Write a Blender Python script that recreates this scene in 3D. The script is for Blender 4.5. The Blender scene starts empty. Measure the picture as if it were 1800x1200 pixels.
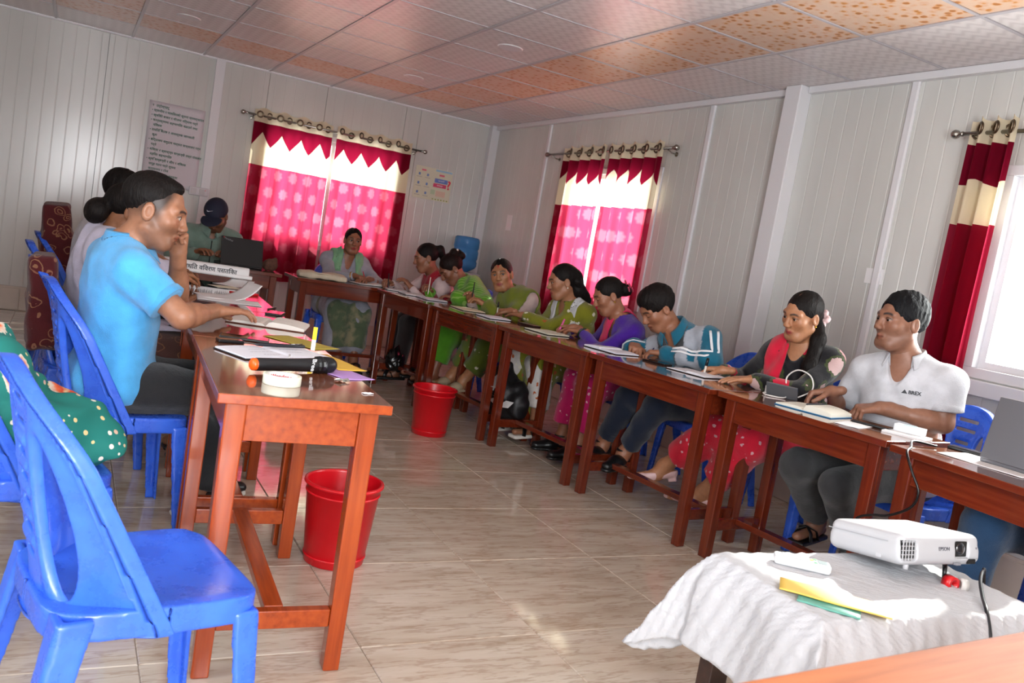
import bpy, bmesh, math, random, time
import numpy as np
from mathutils import Vector, Matrix
T0 = time.time()
random.seed(7); np.random.seed(7)
SC = bpy.context.scene
COL = SC.collection

# ---------------------------------------------------------------- camera, sky, sun, daylight, exposure
cam_d = bpy.data.cameras.new('camera'); cam = bpy.data.objects.new('camera', cam_d); COL.objects.link(cam)
RIGHT = (0.87414412, -0.45669032, 0.16524532); UP = (-0.09804807, 0.16729232, 0.9810198); FWD = (0.47566652, 0.87375468, -0.10145999)
cam.matrix_world = Matrix(((RIGHT[0], UP[0], -FWD[0], -4.0), (RIGHT[1], UP[1], -FWD[1], -8.498),
                           (RIGHT[2], UP[2], -FWD[2], 1.2), (0, 0, 0, 1)))
cam_d.sensor_width = 36; cam_d.lens = 29.514; cam_d.clip_start = .02
cam_d.dof.use_dof = True; cam_d.dof.focus_distance = 3.6; cam_d.dof.aperture_fstop = 7.0
SC.camera = cam
SC.view_settings.view_transform = 'Standard'; SC.view_settings.look = 'None'
SC.view_settings.exposure = 0.42; SC.view_settings.gamma = 1.0; SC.view_settings.use_curve_mapping = False
SC.cycles.max_bounces = 10; SC.cycles.transparent_max_bounces = 12; SC.cycles.diffuse_bounces = 5
SC.cycles.sample_clamp_indirect = 6.0; SC.cycles.use_denoising = True
SC.cycles.caustics_reflective = False; SC.cycles.caustics_refractive = False
wd = bpy.data.worlds.new('sky'); SC.world = wd; wd.use_nodes = True
wd.node_tree.nodes['Background'].inputs[0].default_value = (0.93, 0.97, 1.0, 1)
wd.node_tree.nodes['Background'].inputs[1].default_value = 2.6
sun_d = bpy.data.lights.new('sun', 'SUN'); sun = bpy.data.objects.new('sun', sun_d); COL.objects.link(sun)
sun_d.energy = 13.0; sun_d.angle = math.radians(.6); sun_d.color = (1, .95, .86)
sun.rotation_euler = Vector((-1.0, -.38, -.55)).to_track_quat('-Z', 'Y').to_euler()
def daylight(name, loc, target, sx, sy, power, color=(1, .98, .95), spread=180):
    d = bpy.data.lights.new(name, 'AREA'); o = bpy.data.objects.new(name, d); COL.objects.link(o)
    d.shape = 'RECTANGLE'; d.size = sx; d.size_y = sy; d.energy = power; d.color = color; d.spread = math.radians(spread)
    o.location = loc; o.rotation_euler = (Vector(target)-Vector(loc)).to_track_quat('-Z', 'Y').to_euler(); return o
# daylight that enters by the windows in view, the windows of the left wall, and the doorway behind the photographer
daylight('daylight_window_back', (-1.76, .30, 1.5), (-1.76, -2, 1.5), 1.5, 1.3, 40)
daylight('daylight_window_right', (.30, -2.45, 1.5), (-2, -2.45, 1.5), 1.5, 1.3, 34)
daylight('daylight_window_near', (.30, -6.55, 1.5), (-2, -6.55, 1.4), 1.5, 1.2, 80)
daylight('daylight_left_wall', (-5.10, -7.2, 1.5), (-2, -7.0, 1.0), 2.6, 1.2, 42, (.92, .96, 1))
daylight('daylight_doorway', (-3.75, -9.75, 1.35), (-3.2, -5, .9), 1.1, 1.9, 158, (.95, .97, 1))

# ---------------------------------------------------------------- helpers
def lin(c):
    if isinstance(c, str):
        c = [int(c[i:i+2], 16)/255 for i in (0, 2, 4)]
        c = [x/12.92 if x <= .04045 else ((x+.055)/1.055)**2.4 for x in c]
    return (c[0], c[1], c[2], 1)
class NT:
    def __init__(s, name):
        s.m = bpy.data.materials.new(name); s.m.use_nodes = True; s.t = s.m.node_tree; s.n = s.t.nodes; s.b = s.n['Principled BSDF']
        s.out = s.n['Material Output']
    def new(s, typ, ins=None, **kw):
        x = s.n.new(typ)
        for k, v in kw.items(): setattr(x, k, v)
        for k, v in (ins or {}).items(): s.set(x, k, v)
        return x
    def set(s, x, k, v):
        i = x.inputs[k]
        if isinstance(v, bpy.types.NodeSocket): s.t.links.new(v, i)
        else: i.default_value = v
    def math(s, op, a, b=0.0, c=0.0, clamp=False):
        x = s.n.new('ShaderNodeMath'); x.operation = op; x.use_clamp = clamp
        for i, v in enumerate((a, b, c)): s.set(x, i, v)
        return x.outputs[0]
    def mix(s, f, a, b):
        x = s.n.new('ShaderNodeMix'); x.data_type = 'RGBA'
        s.set(x, 0, f); s.set(x, 6, a); s.set(x, 7, b); return x.outputs[2]
    def coord(s, which='Object', scale=(1, 1, 1), rot=(0, 0, 0)):
        tc = s.n.new('ShaderNodeTexCoord'); mp = s.n.new('ShaderNodeMapping')
        mp.inputs['Scale'].default_value = scale; mp.inputs['Rotation'].default_value = rot
        s.t.links.new(tc.outputs[which], mp.inputs[0]); return mp.outputs[0]
    def noise(s, vec, scale, detail=3, rough=.5):
        return s.new('ShaderNodeTexNoise', {'Vector': vec, 'Scale': scale, 'Detail': detail, 'Roughness': rough}).outputs[0]
    def ramp(s, f, stops):
        x = s.n.new('ShaderNodeValToRGB'); s.set(x, 0, f)
        e = x.color_ramp.elements
        while len(e) < len(stops): e.new(.5)
        for i, (p, c) in enumerate(stops): e[i].position = p; e[i].color = c if len(c) == 4 else lin(c)
        return x.outputs[0]
    def bump(s, h, strength=.3, dist=.01):
        x = s.new('ShaderNodeBump', {'Strength': strength, 'Distance': dist, 'Height': h}); s.t.links.new(x.outputs[0], s.b.inputs['Normal'])
def mat(name, color, rough=.5, metal=0, coat=0, spec=.5, noise=None, bump=None, sss=0):
    """plain procedural material: base colour with a little noise (scale, amount) and bump (scale, strength)"""
    k = NT(name); b = k.b
    b.inputs['Roughness'].default_value = rough; b.inputs['Metallic'].default_value = metal
    b.inputs['Coat Weight'].default_value = coat; b.inputs['Coat Roughness'].default_value = .08
    b.inputs['Specular IOR Level'].default_value = spec
    c = lin(color)
    if noise:
        v = k.coord('Object'); f = k.noise(v, noise[0])
        d = tuple(x*(1-noise[1]) for x in c[:3])+(1,); u = tuple(min(1, x*(1+noise[1])) for x in c[:3])+(1,)
        k.set(b, 'Base Color', k.ramp(f, [(.3, d), (.7, u)]))
    else: b.inputs['Base Color'].default_value = c
    if bump:
        v = k.coord('Object'); k.bump(k.noise(v, bump[0], 4), bump[1], .004)
    if sss: b.inputs['Subsurface Weight'].default_value = sss; b.inputs['Subsurface Radius'].default_value = (.01, .004, .002)
    return k.m
class MB:
    """collects simple solids; build() links them as ONE mesh object"""
    def __init__(s): s.v = []; s.f = []
    def add(s, v, f):
        o = len(s.v); s.v += [tuple(x) for x in v]; s.f += [tuple(i+o for i in q) for q in f]; return s
    def box(s, c, size, rot=None, taper=1.0):
        x, y, z = (a/2 for a in size); vs = []
        for sz in (-1, 1):
            k = taper if sz < 0 else 1
            vs += [Vector((-x*k, -y*k, sz*z)), Vector((x*k, -y*k, sz*z)), Vector((x*k, y*k, sz*z)), Vector((-x*k, y*k, sz*z))]
        if rot is not None: vs = [rot @ q for q in vs]
        return s.add([q+Vector(c) for q in vs], [(3, 2, 1, 0), (4, 5, 6, 7), (0, 1, 5, 4), (1, 2, 6, 5), (2, 3, 7, 6), (3, 0, 4, 7)])
    def tube(s, pts, r, n=8, flat=1.0, up=None):
        """a round (or flat) sweep along pts; r is a number or a list"""
        pts = [Vector(p) for p in pts]; rs = r if hasattr(r, '__len__') else [r]*len(pts); vs = []; fs = []; pu = Vector(up) if up else None
        for i, p in enumerate(pts):
            t = (pts[min(i+1, len(pts)-1)]-pts[max(i-1, 0)]).normalized()
            if pu is None: pu = Vector((0, 0, 1)) if abs(t.z) < .9 else Vector((1, 0, 0))
            u = (pu-t*pu.dot(t)); u = u.normalized() if u.length > 1e-6 else t.orthogonal().normalized(); w = t.cross(u); pu = u
            for j in range(n):
                a = 2*math.pi*j/n; vs.append(p+u*(math.cos(a)*rs[i]*flat)+w*(math.sin(a)*rs[i]))
        m = len(pts)
        for i in range(m-1):
            for j in range(n):
                k = (j+1) % n; fs.append((i*n+j, i*n+k, (i+1)*n+k, (i+1)*n+j))
        fs.append(tuple(range(n))[::-1]); fs.append(tuple((m-1)*n+j for j in range(n)))
        return s.add(vs, fs)
    def lathe(s, prof, n=32, c=(0, 0, 0), rot=None, cap=True):
        vs = []; fs = []
        for r, z in prof:
            for j in range(n):
                a = 2*math.pi*j/n; q = Vector((r*math.cos(a), r*math.sin(a), z))
                vs.append((rot @ q if rot is not None else q)+Vector(c))
        m = len(prof)
        for i in range(m-1):
            for j in range(n):
                k = (j+1) % n; fs.append((i*n+j, i*n+k, (i+1)*n+k, (i+1)*n+j))
        if cap: fs.append(tuple(range(n))[::-1]); fs.append(tuple((m-1)*n+j for j in range(n)))
        return s.add(vs, fs)
    def grid(s, fn, nu, nv):
        vs = [fn(i/nu, j/nv) for j in range(nv+1) for i in range(nu+1)]; w = nu+1
        return s.add(vs, [(j*w+i, j*w+i+1, (j+1)*w+i+1, (j+1)*w+i) for j in range(nv) for i in range(nu)])
    def mesh(s, name):
        m = bpy.data.meshes.new(name); m.from_pydata([tuple(v) for v in s.v], [], s.f); m.update(); return m
    def build(s, name, material, parent=None, smooth=False, bevel=0, solid=0, loc=None, rz=0):
        m = s.mesh(name); o = link(name, m, material, parent, smooth)
        if loc is not None: o.location = loc; o.rotation_euler = (0, 0, rz)
        if solid: q = o.modifiers.new('thick', 'SOLIDIFY'); q.thickness = solid; q.offset = 0
        if bevel: q = o.modifiers.new('bevel', 'BEVEL'); q.width = bevel; q.segments = 2; q.limit_method = 'ANGLE'
        return o
def link(name, mesh, material=None, parent=None, smooth=False):
    o = bpy.data.objects.new(name, mesh); COL.objects.link(o)
    if material: mesh.materials.clear(); mesh.materials.append(material)
    if smooth and len(mesh.polygons): mesh.polygons.foreach_set('use_smooth', np.ones(len(mesh.polygons), bool))
    if parent: o.parent = parent
    return o
def tag(o, label, cat, group=None):
    o['label'] = label; o['category'] = cat
    if group: o['group'] = group
    return o
def thing(name, label, cat, loc=(0, 0, 0), rz=0, group=None):
    o = bpy.data.objects.new(name, None); COL.objects.link(o); o.empty_display_size = .1
    o.location = loc; o.rotation_euler = (0, 0, rz); return tag(o, label, cat, group)
def structure(o): o['kind'] = 'structure'; return o
def dup(root, loc, rz, label=None, group=None):
    r = root.copy(); COL.objects.link(r); r.location = loc; r.rotation_euler = (0, 0, rz)
    if label: r['label'] = label
    if group: r['group'] = group
    for ch in root.children:
        c = ch.copy(); COL.objects.link(c); c.parent = r
        for g in ch.children:
            d = g.copy(); COL.objects.link(d); d.parent = c
    return r
def text(name, body, size, material, loc, xdir, ydir, parent=None, extrude=.0006, align='CENTER', fixw=None, bold=0):
    """lettering as a mesh lying in the plane of xdir (reading direction) and ydir (up)"""
    cu = bpy.data.curves.new(name, 'FONT'); cu.body = body; cu.size = size; cu.align_x = align; cu.align_y = 'CENTER'; cu.extrude = extrude; cu.resolution_u = 3
    cu.offset = bold
    t = bpy.data.objects.new(name, cu); COL.objects.link(t); bpy.context.view_layer.update()
    me = bpy.data.meshes.new_from_object(t.evaluated_get(bpy.context.evaluated_depsgraph_get()))
    COL.objects.unlink(t); bpy.data.objects.remove(t)
    if len(me.vertices) == 0: return None
    x = Vector(xdir).normalized(); y = Vector(ydir); y = (y-x*y.dot(x)).normalized(); z = x.cross(y)
    me.transform(Matrix(((x.x, y.x, z.x, loc[0]), (x.y, y.y, z.y, loc[1]), (x.z, y.z, z.z, loc[2]), (0, 0, 0, 1))))
    return link(name, me, material, parent)

# ---------------------------------------------------------------- materials
def m_wood(name, dark, mid, light, rough=.22, coat=.6, grain=(.5, 7, 7)):
    k = NT(name); v = k.coord('Object', (3, 3, 3)); oi = k.new('ShaderNodeObjectInfo')
    va = k.new('ShaderNodeVectorMath', {0: v}, operation='ADD')
    cm = k.new('ShaderNodeCombineXYZ', {0: k.math('MULTIPLY', oi.outputs['Random'], 17.), 1: k.math('MULTIPLY', oi.outputs['Random'], 5.)}); k.set(va, 1, cm.outputs[0])
    st = k.new('ShaderNodeMapping', {'Vector': va.outputs[0], 'Scale': grain})
    f = k.noise(st.outputs[0], 2.6, 4, .5)
    c = k.ramp(f, [(.2, dark), (.5, mid), (.8, light)])
    k.set(k.b, 'Base Color', c); k.b.inputs['Roughness'].default_value = rough
    k.b.inputs['Coat Weight'].default_value = coat; k.b.inputs['Coat Roughness'].default_value = .06
    k.bump(f, .06, .002); return k.m
WOOD = m_wood('varnished_red_wood', '4a180c', '64220f', '723016')
WOOD_O = m_wood('orange_varnished_wood', '7c2e10', '983e17', 'a84a1c', coat=.3)
WOOD_OV = m_wood('orange_varnished_wood_upright', '7c2e10', '983e17', 'a84a1c', coat=.3, grain=(7, 7, .5))
WOOD_V = m_wood('varnished_red_wood_upright', '4a180c', '64220f', '723016', grain=(7, 7, .5))
WOOD_TOP = m_wood('varnished_table_top', '5a2c1a', '724028', '865238', .09, .8)
WOOD_DARK = m_wood('dark_brown_wood', '1e100c', '2e1a14', '3d251c', .4, .2)
def m_floor():
    k = NT('polished_marble_tile'); tc = k.new('ShaderNodeTexCoord'); oi = k.new('ShaderNodeObjectInfo')
    sh = k.new('ShaderNodeCombineXYZ', {0: k.math('MULTIPLY', oi.outputs['Random'], 31.), 1: k.math('MULTIPLY', oi.outputs['Random'], 13.)})
    va = k.new('ShaderNodeVectorMath', {0: tc.outputs['Object'], 1: sh.outputs[0]}, operation='ADD')
    mp = k.new('ShaderNodeMapping', {'Vector': va.outputs[0], 'Rotation': (0, 0, .85), 'Scale': (1.4, 8, 1)})
    w = k.noise(mp.outputs[0], 1.6, 6, .62)
    mp2 = k.new('ShaderNodeMapping', {'Vector': va.outputs[0], 'Rotation': (0, 0, .85), 'Scale': (2, 14, 1)})
    w2 = k.noise(mp2.outputs[0], 2.0, 4, .6)
    c = k.ramp(w, [(.28, 'aa9987'), (.42, 'bdae9d'), (.56, 'c7bbac'), (.75, 'd0c5b7')])
    vein = k.ramp(w2, [(.50, (0, 0, 0, 1)), (.535, (1, 1, 1, 1)), (.555, (1, 1, 1, 1)), (.59, (0, 0, 0, 1))])
    k.set(k.b, 'Base Color', k.mix(k.math('MULTIPLY', vein, .35), c, lin('8a6a50')))
    k.b.inputs['Roughness'].default_value = .075; k.b.inputs['Specular IOR Level'].default_value = .62; return k.m
FLOOR = m_floor()
def m_wall():
    k = NT('painted_steel_panel'); v = k.coord('Object', (1, 1, .3)); f = k.noise(v, 2.5, 4)
    k.set(k.b, 'Base Color', k.ramp(f, [(.3, 'c2c2be'), (.7, 'cfcfcb')])); k.b.inputs['Roughness'].default_value = .2
    k.b.inputs['Specular IOR Level'].default_value = .5; return k.m
WALL = m_wall()
TRIM = mat('white_pvc_trim', 'd9d8db', .35)
JOINT = mat('dark_joint_sealant', '6d6d6a', .7)
FRAME = mat('white_window_frame', 'dcdce0', .3)
SKIRT = mat('pinkish_marble_skirting', 'c9bcb0', .25, noise=(6, .06))
def m_ceiling():
    k = NT('white_embossed_ceiling_tile'); tc = k.new('ShaderNodeTexCoord')
    # embossed wave lattice pressed into the vinyl face
    s = k.new('ShaderNodeSeparateXYZ', {0: tc.outputs['Object']})
    a = k.math('SINE', k.math('ADD', k.math('MULTIPLY', s.outputs[0], 84.), k.math('MULTIPLY', k.math('SINE', k.math('MULTIPLY', s.outputs[1], 84.)), 1.6)))
    h = k.math('MULTIPLY', k.math('ADD', a, 1.), .5)
    k.set(k.b, 'Base Color', k.ramp(h, [(0, 'cbc2c1'), (.5, 'd8d0cf'), (1, 'ddd5d4')])); k.b.inputs['Roughness'].default_value = .3
    k.bump(h, .14, .003); return k.m
CEIL = m_ceiling()
def m_orange():
    k = NT('orange_floral_ceiling_tile'); v = k.coord('Object')
    vo = k.new('ShaderNodeTexVoronoi', {'Vector': v, 'Scale': 22., 'Randomness': .75}); n = k.noise(v, 34, 3)
    f = k.math('ADD', k.math('MULTIPLY', vo.outputs['Distance'], .9), k.math('MULTIPLY', n, .45))
    k.set(k.b, 'Base Color', k.ramp(f, [(.42, 'b06c2c'), (.5, 'd08c3c'), (.56, 'd6a684'), (.74, 'd9b69c')])); k.b.inputs['Roughness'].default_value = .3
    k.bump(f, .15, .003); return k.m
ORANGE = m_orange()
RAIL = mat('ceiling_grid_rail', 'b6b0b4', .3, spec=.5)
def m_glass(name, tint=(1, 1, 1, 1), g=.06):
    k = NT(name); tr = k.new('ShaderNodeBsdfTransparent', {'Color': tint}); gl = k.new('ShaderNodeBsdfGlossy', {'Roughness': .02})
    lw = k.new('ShaderNodeLayerWeight', {'Blend': .15}); mx = k.new('ShaderNodeMixShader', {0: k.math('ADD', k.math('MULTIPLY', lw.outputs['Fresnel'], .5), g), 1: tr.outputs[0], 2: gl.outputs[0]})
    k.t.links.new(mx.outputs[0], k.out.inputs[0]); return k.m
GLASS = m_glass('window_glass', (.95, .97, .97, 1))
STEEL = mat('brushed_steel', 'a8a49c', .25, 1)
BRASS = mat('antique_steel_ring', '6a5a48', .3, 1)
PAPER = mat('white_paper', 'e4e3e4', .7)
CREAM = mat('cream_paper', 'dcd6bf', .7)
BLACK = mat('black_plastic', '0d0d10', .3)
INK = mat('dark_ink', '22222a', .6)
GREEN_INK = mat('green_marker_ink', '2d6b52', .7)
RED = mat('red_plastic', 'c8101a', .28, coat=.3)
BLUE = NT('blue_chair_plastic')
_v = BLUE.coord('Object'); _f = BLUE.noise(_v, 9, 5, .7)
BLUE.set(BLUE.b, 'Base Color', BLUE.ramp(_f, [(.3, '2c54c4'), (.62, '3566d8'), (.78, '2f5acb')])); BLUE.b.inputs['Roughness'].default_value = .3
BLUE.set(BLUE.b, 'Roughness', BLUE.math('ADD', BLUE.math('MULTIPLY', _f, .25), .16)); BLUE = BLUE.m
SKYBLUE = mat('light_blue_chair_plastic', '6d9fe0', .3)

# ---------------------------------------------------------------- room shell
X0, Y0, H = -4.93, -9.65, 2.537
def tile_set(parent, z, xs, ys, pick, gap, thick, up, name):
    cache = {}
    for i in range(len(xs)-1):
        for j in range(len(ys)-1):
            w, d = xs[i+1]-xs[i]-gap, ys[j+1]-ys[j]-gap
            if w < .01 or d < .01: continue
            m = pick(i, j); key = (round(w, 3), round(d, 3), m.name)
            if key not in cache:
                b = .003; t = thick
                vs = [(-w/2, -d/2, -t), (w/2, -d/2, -t), (w/2, d/2, -t), (-w/2, d/2, -t), (-w/2, -d/2, -b), (w/2, -d/2, -b), (w/2, d/2, -b), (-w/2, d/2, -b),
                      (-w/2+b, -d/2+b, 0), (w/2-b, -d/2+b, 0), (w/2-b, d/2-b, 0), (-w/2+b, d/2-b, 0)]
                fs = [(0, 1, 5, 4), (1, 2, 6, 5), (2, 3, 7, 6), (3, 0, 4, 7), (4, 5, 9, 8), (5, 6, 10, 9), (6, 7, 11, 10), (7, 4, 8, 11), (8, 9, 10, 11), (3, 2, 1, 0)]
                if not up: vs = [(x, y, -q) for x, y, q in vs]; fs = [f[::-1] for f in fs]
                me = MB().add(vs, fs).mesh(name); me.materials.append(m); cache[key] = me
            o = link(name, cache[key], None, parent); o.location = ((xs[i]+xs[i+1])/2, (ys[j]+ys[j+1])/2, z)
GROUT = mat('tile_grout', '7f7262', .6)
fl = structure(MB().box(((X0)/2, Y0/2, -.03), (-X0+.3, -Y0+.3, .05)).build('floor', GROUT))
fx = [X0+.6*i for i in range(9)]+[0.]; fy = [Y0]+[-9.3+.6*i for i in range(16)]+[0.]
tile_set(fl, 0.0, fx, fy, lambda i, j: FLOOR,   .0014, .006, True, 'tile')
ce = structure(MB().box((X0/2, Y0/2, H+.05), (-X0+.3, -Y0+.3, .04)).build('ceiling', RAIL))
cx = [-(.664+.6*k) for k in range(7, -1, -1)]; cx = [X0]+cx[1:]+[0.]
cy = [Y0]+[-(.631+.6*k) for k in range(14, -1, -1)]+[0.]
NX, NY = len(cx)-1, len(cy)-1
def ring(i, j):
    a, b = min(i, NX-1-i), min(j, NY-1-j)
    return ORANGE if (a == 1 and b >= 1) or (b == 1 and a >= 1) else CEIL
tile_set(ce, H, cx, cy, ring, .022, .02, False, 'tile')
for x in cx[1:-1]: MB().box((x, Y0/2, H-.002), (.024, -Y0, .006)).build('rail', RAIL, ce, bevel=.001)
for y in cy[1:-1]:
    for i in range(NX): MB().box(((cx[i]+cx[i+1])/2, y, H-.0005), (cx[i+1]-cx[i]-.024, .016, .005)).build('rail', RAIL, ce)
# round recessed lamps, unlit
LAMPG = mat('frosted_lamp_cover', 'd8cfca', .35)
for n, (x, y) in enumerate(((-1.566, -3.33), (-1.566, -1.53), (-3.366, -1.53))):
    t = thing('ceiling_lamp', ('unlit round recessed lamp in the ceiling between the two middle rows of people', 'unlit round recessed lamp in the ceiling in front of the back window',
              'unlit round recessed lamp in the ceiling at the back left above the chart')[n], 'lamp', (x, y, H))
    MB().lathe([(.062, -.004), (.075, -.005), (.086, -.002), (.086, .004)], 28).build('rim', TRIM, t, True)
    MB().lathe([(.001, -.002), (.064, -.002), (.064, .004)], 28).build('cover', LAMPG, t, True)

def panel(parent, p, a0, a1, z0, z1, face):
    """one corrugated steel panel from a0 to a1 along the wall; face(a, depth, z) -> point; shallow vertical grooves every 0.1 m"""
    pr = [(a0+.002, .0)]
    g = math.ceil((a0+.02)/.1)*.1
    while g < a1-.02:
        pr += [(g-.005, 0), (g-.002, -.0014), (g+.002, -.0014), (g+.005, 0)]; g += .1
    pr += [(a1-.002, 0)]
    vs = []; fs = []; n = len(pr)
    for z in (z0, z1): vs += [face(a, d, z) for a, d in pr]
    for i in range(n-1): fs.append((i, i+1, n+i+1, n+i))
    k = len(vs)
    for z in (z0, z1): vs += [face(a0+.002, -.05, z), face(a1-.002, -.05, z)]
    fs += [(k+1, k, k+2, k+3), (0, n, k+2, k), (n-1, k+1, k+3, 2*n-1), tuple(range(n))[::-1]+(k, k+1), tuple(range(n, 2*n))+(k+3, k+2)]
    return MB().add(vs, fs).build('panel', WALL, parent)
def wall(name, seams, openings, face, top=H):
    cuts = sorted(set([round(s, 4) for s in seams]+[round(v, 4) for o in openings for v in o[:2]]))
    a, b = cuts[0], cuts[-1]
    back = MB()
    # a thin backing behind the panels, split around the openings, so no daylight leaks at the joints
    for a0, a1 in zip(cuts[:-1], cuts[1:]):
        op = [o for o in openings if o[0]-1e-4 <= a0 and a1 <= o[1]+1e-4]
        for z0, z1 in ([(0, op[0][2]), (op[0][3], top)] if op else [(0, top)]):
            if z1-z0 < .01: continue
            q = [Vector(face(x, d, z)) for z in (z0, z1) for d in (-.052, -.07) for x in (a0, a1)]
            back.add(q, [(0, 1, 5, 4), (2, 6, 7, 3), (0, 4, 6, 2), (1, 3, 7, 5), (0, 2, 3, 1), (4, 5, 7, 6)])
    w = structure(back.build(name, JOINT))
    for a0, a1 in zip(cuts[:-1], cuts[1:]):
        op = [o for o in openings if o[0]-1e-4 <= a0 and a1 <= o[1]+1e-4]
        for z0, z1 in ([(0, op[0][2]), (op[0][3], top)] if op else [(0, top)]):
            if z1-z0 > .01: panel(w, None, a0, a1, z0, z1, face)
    return w
WB = (-2.45, -1.05, .92, 2.06); WR = (-3.12, -1.78, .92, 2.06); WN = (-7.25, -5.87, .98, 2.03)
wall('wall_back', [X0, -4.85, -3.843, -2.9, -1.885, -.887, 0], [WB], lambda a, d, z: (a, -d, z))
wall('wall_right', [Y0, -9.3, -8.3, -7.3, -6.26, -5.255, -4.45, -3.584, -2.4, -1.228, 0], [WR, WN], lambda a, d, z: (-d, a, z))
WL1 = (-8.5, -6.0, .95, 2.05)
wall('wall_left', [Y0, -9.2, -8.2, -7.2, -6.2, -5.2, -4.2, -3.2, -2.2, -1.2, 0], [WL1], lambda a, d, z: (X0+d, a, z))
DR = (-4.35, -3.15, 0, 2.1)
wall('wall_rear', [X0, -4., -3., -2., -1., 0], [DR], lambda a, d, z: (a, Y0+d, z))
def window(n, o, face, dark=False):
    a0, a1, z0, z1 = o; w = MB(); f = .05
    def bar(A0, A1, Z0, Z1, d0=-.065, d1=.012):
        q = [Vector(face(a, d, z)) for z in (Z0, Z1) for d in (d0, d1) for a in (A0, A1)]
        w.add(q, [(0, 1, 5, 4), (2, 6, 7, 3), (0, 4, 6, 2), (1, 3, 7, 5), (0, 2, 3, 1), (4, 5, 7, 6)])
    bar(a0, a1, z0, z0+f); bar(a0, a1, z1-f, z1); bar(a0, a0+f, z0+f, z1-f); bar(a1-f, a1, z0+f, z1-f)
    root = structure(w.build('window_%d' % n, FRAME, bevel=.003))
    mid = (a0+a1)/2
    for s0, s1, d in ((a0+f, mid+.02, -.02), (mid-.02, a1-f, -.045)):
        w = MB(); g = .035
        for A0, A1, Z0, Z1 in ((s0, s1, z0+f, z0+f+g), (s0, s1, z1-f-g, z1-f), (s0, s0+g, z0+f+g, z1-f-g), (s1-g, s1, z0+f+g, z1-f-g)):
            q = [Vector(face(a, dd, z)) for z in (Z0, Z1) for dd in (d-.012, d+.012) for a in (A0, A1)]
            w.add(q, [(0, 1, 5, 4), (2, 6, 7, 3), (0, 4, 6, 2), (1, 3, 7, 5), (0, 2, 3, 1), (4, 5, 7, 6)])
        sash = w.build('sash', FRAME, root)
        q = [Vector(face(a, dd, z)) for z in (z0+f+g, z1-f-g) for dd in (d-.003, d+.003) for a in (s0+g, s1-g)]
        MB().add(q, [(0, 1, 5, 4), (2, 6, 7, 3), (0, 4, 6, 2), (1, 3, 7, 5), (0, 2, 3, 1), (4, 5, 7, 6)]).build('pane', GLASS, sash)
    return root
window(1, WB, lambda a, d, z: (a, -d, z)); window(2, WR, lambda a, d, z: (-d, a, z)); window(3, WN, lambda a, d, z: (-d, a, z))
window(4, WL1, lambda a, d, z: (X0+d, a, z))
w = MB()
for x in (-4.32, -3.18): w.box((x, Y0, 1.05), (.06, .12, 2.1))
w.box((-3.75, Y0, 2.07), (1.2, .12, .06))
structure(w.build('door_1', FRAME, bevel=.004))
# sill ledge below the near window, skirting, corner post, joint covers and cable ducts
structure(MB().box((-.02, -6.56, .935), (.05, 1.5, .075)).build('trim_1', FRAME, bevel=.004))
for nm, c, s in (('baseboard_back', (X0/2, -.012, .105), (-X0, .026, .21)), ('baseboard_right', (-.012, Y0/2, .105), (.026, -Y0, .21)),
                 ('baseboard_left', (X0+.012, Y0/2, .105), (.026, -Y0, .21))):
    o = structure(MB().box(c, s).build(nm, SKIRT, bevel=.004))
    L = s[0] if s[0] > s[1] else s[1]; n = int(L/.6)
    for i in range(n):       # stone slabs of the skirting, each its own piece
        a = -L+(i+.5)*L/n
        if s[0] > s[1]: MB().box((a, c[1]-.008, .10), (L/n-.004, .022, .19)).build('stone', SKIRT, o, bevel=.003)
        else: MB().box((c[0]+(-.008 if c[0] > -1 else .008), a, .10), (.022, L/n-.004, .19)).build('stone', SKIRT, o, bevel=.003)
tn = [1]
def trim(c, s, m=TRIM, b=.004):
    tn[0] += 1; return structure(MB().box(c, s).build('trim_%d' % tn[0], m, bevel=b))
trim((-.045, -.045, (H+.2)/2), (.09, .09, H-.2))                          # corner post
trim((-2.905, -.012, (H+.2)/2), (.085, .03, H-.2))                        # joint cover left of the back window
trim((-.05, -4.43, (H+.2)/2), (.10, .13, H-.2), b=.006)                   # steel column on the right wall
for y in (-1.228, -3.584, -5.255, -7.3): trim((-.008, y, (H+.2)/2), (.022, .05, H-.2), b=.008)
trim((-.022, -4.43-2.2, H-.022), (.045, 4.25, .042)); trim((-.022, -2.2, H-.022), (.045, 4.3, .042))
trim((X0/2, -.006, H-.008), (-X0, .02, .016))

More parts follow.
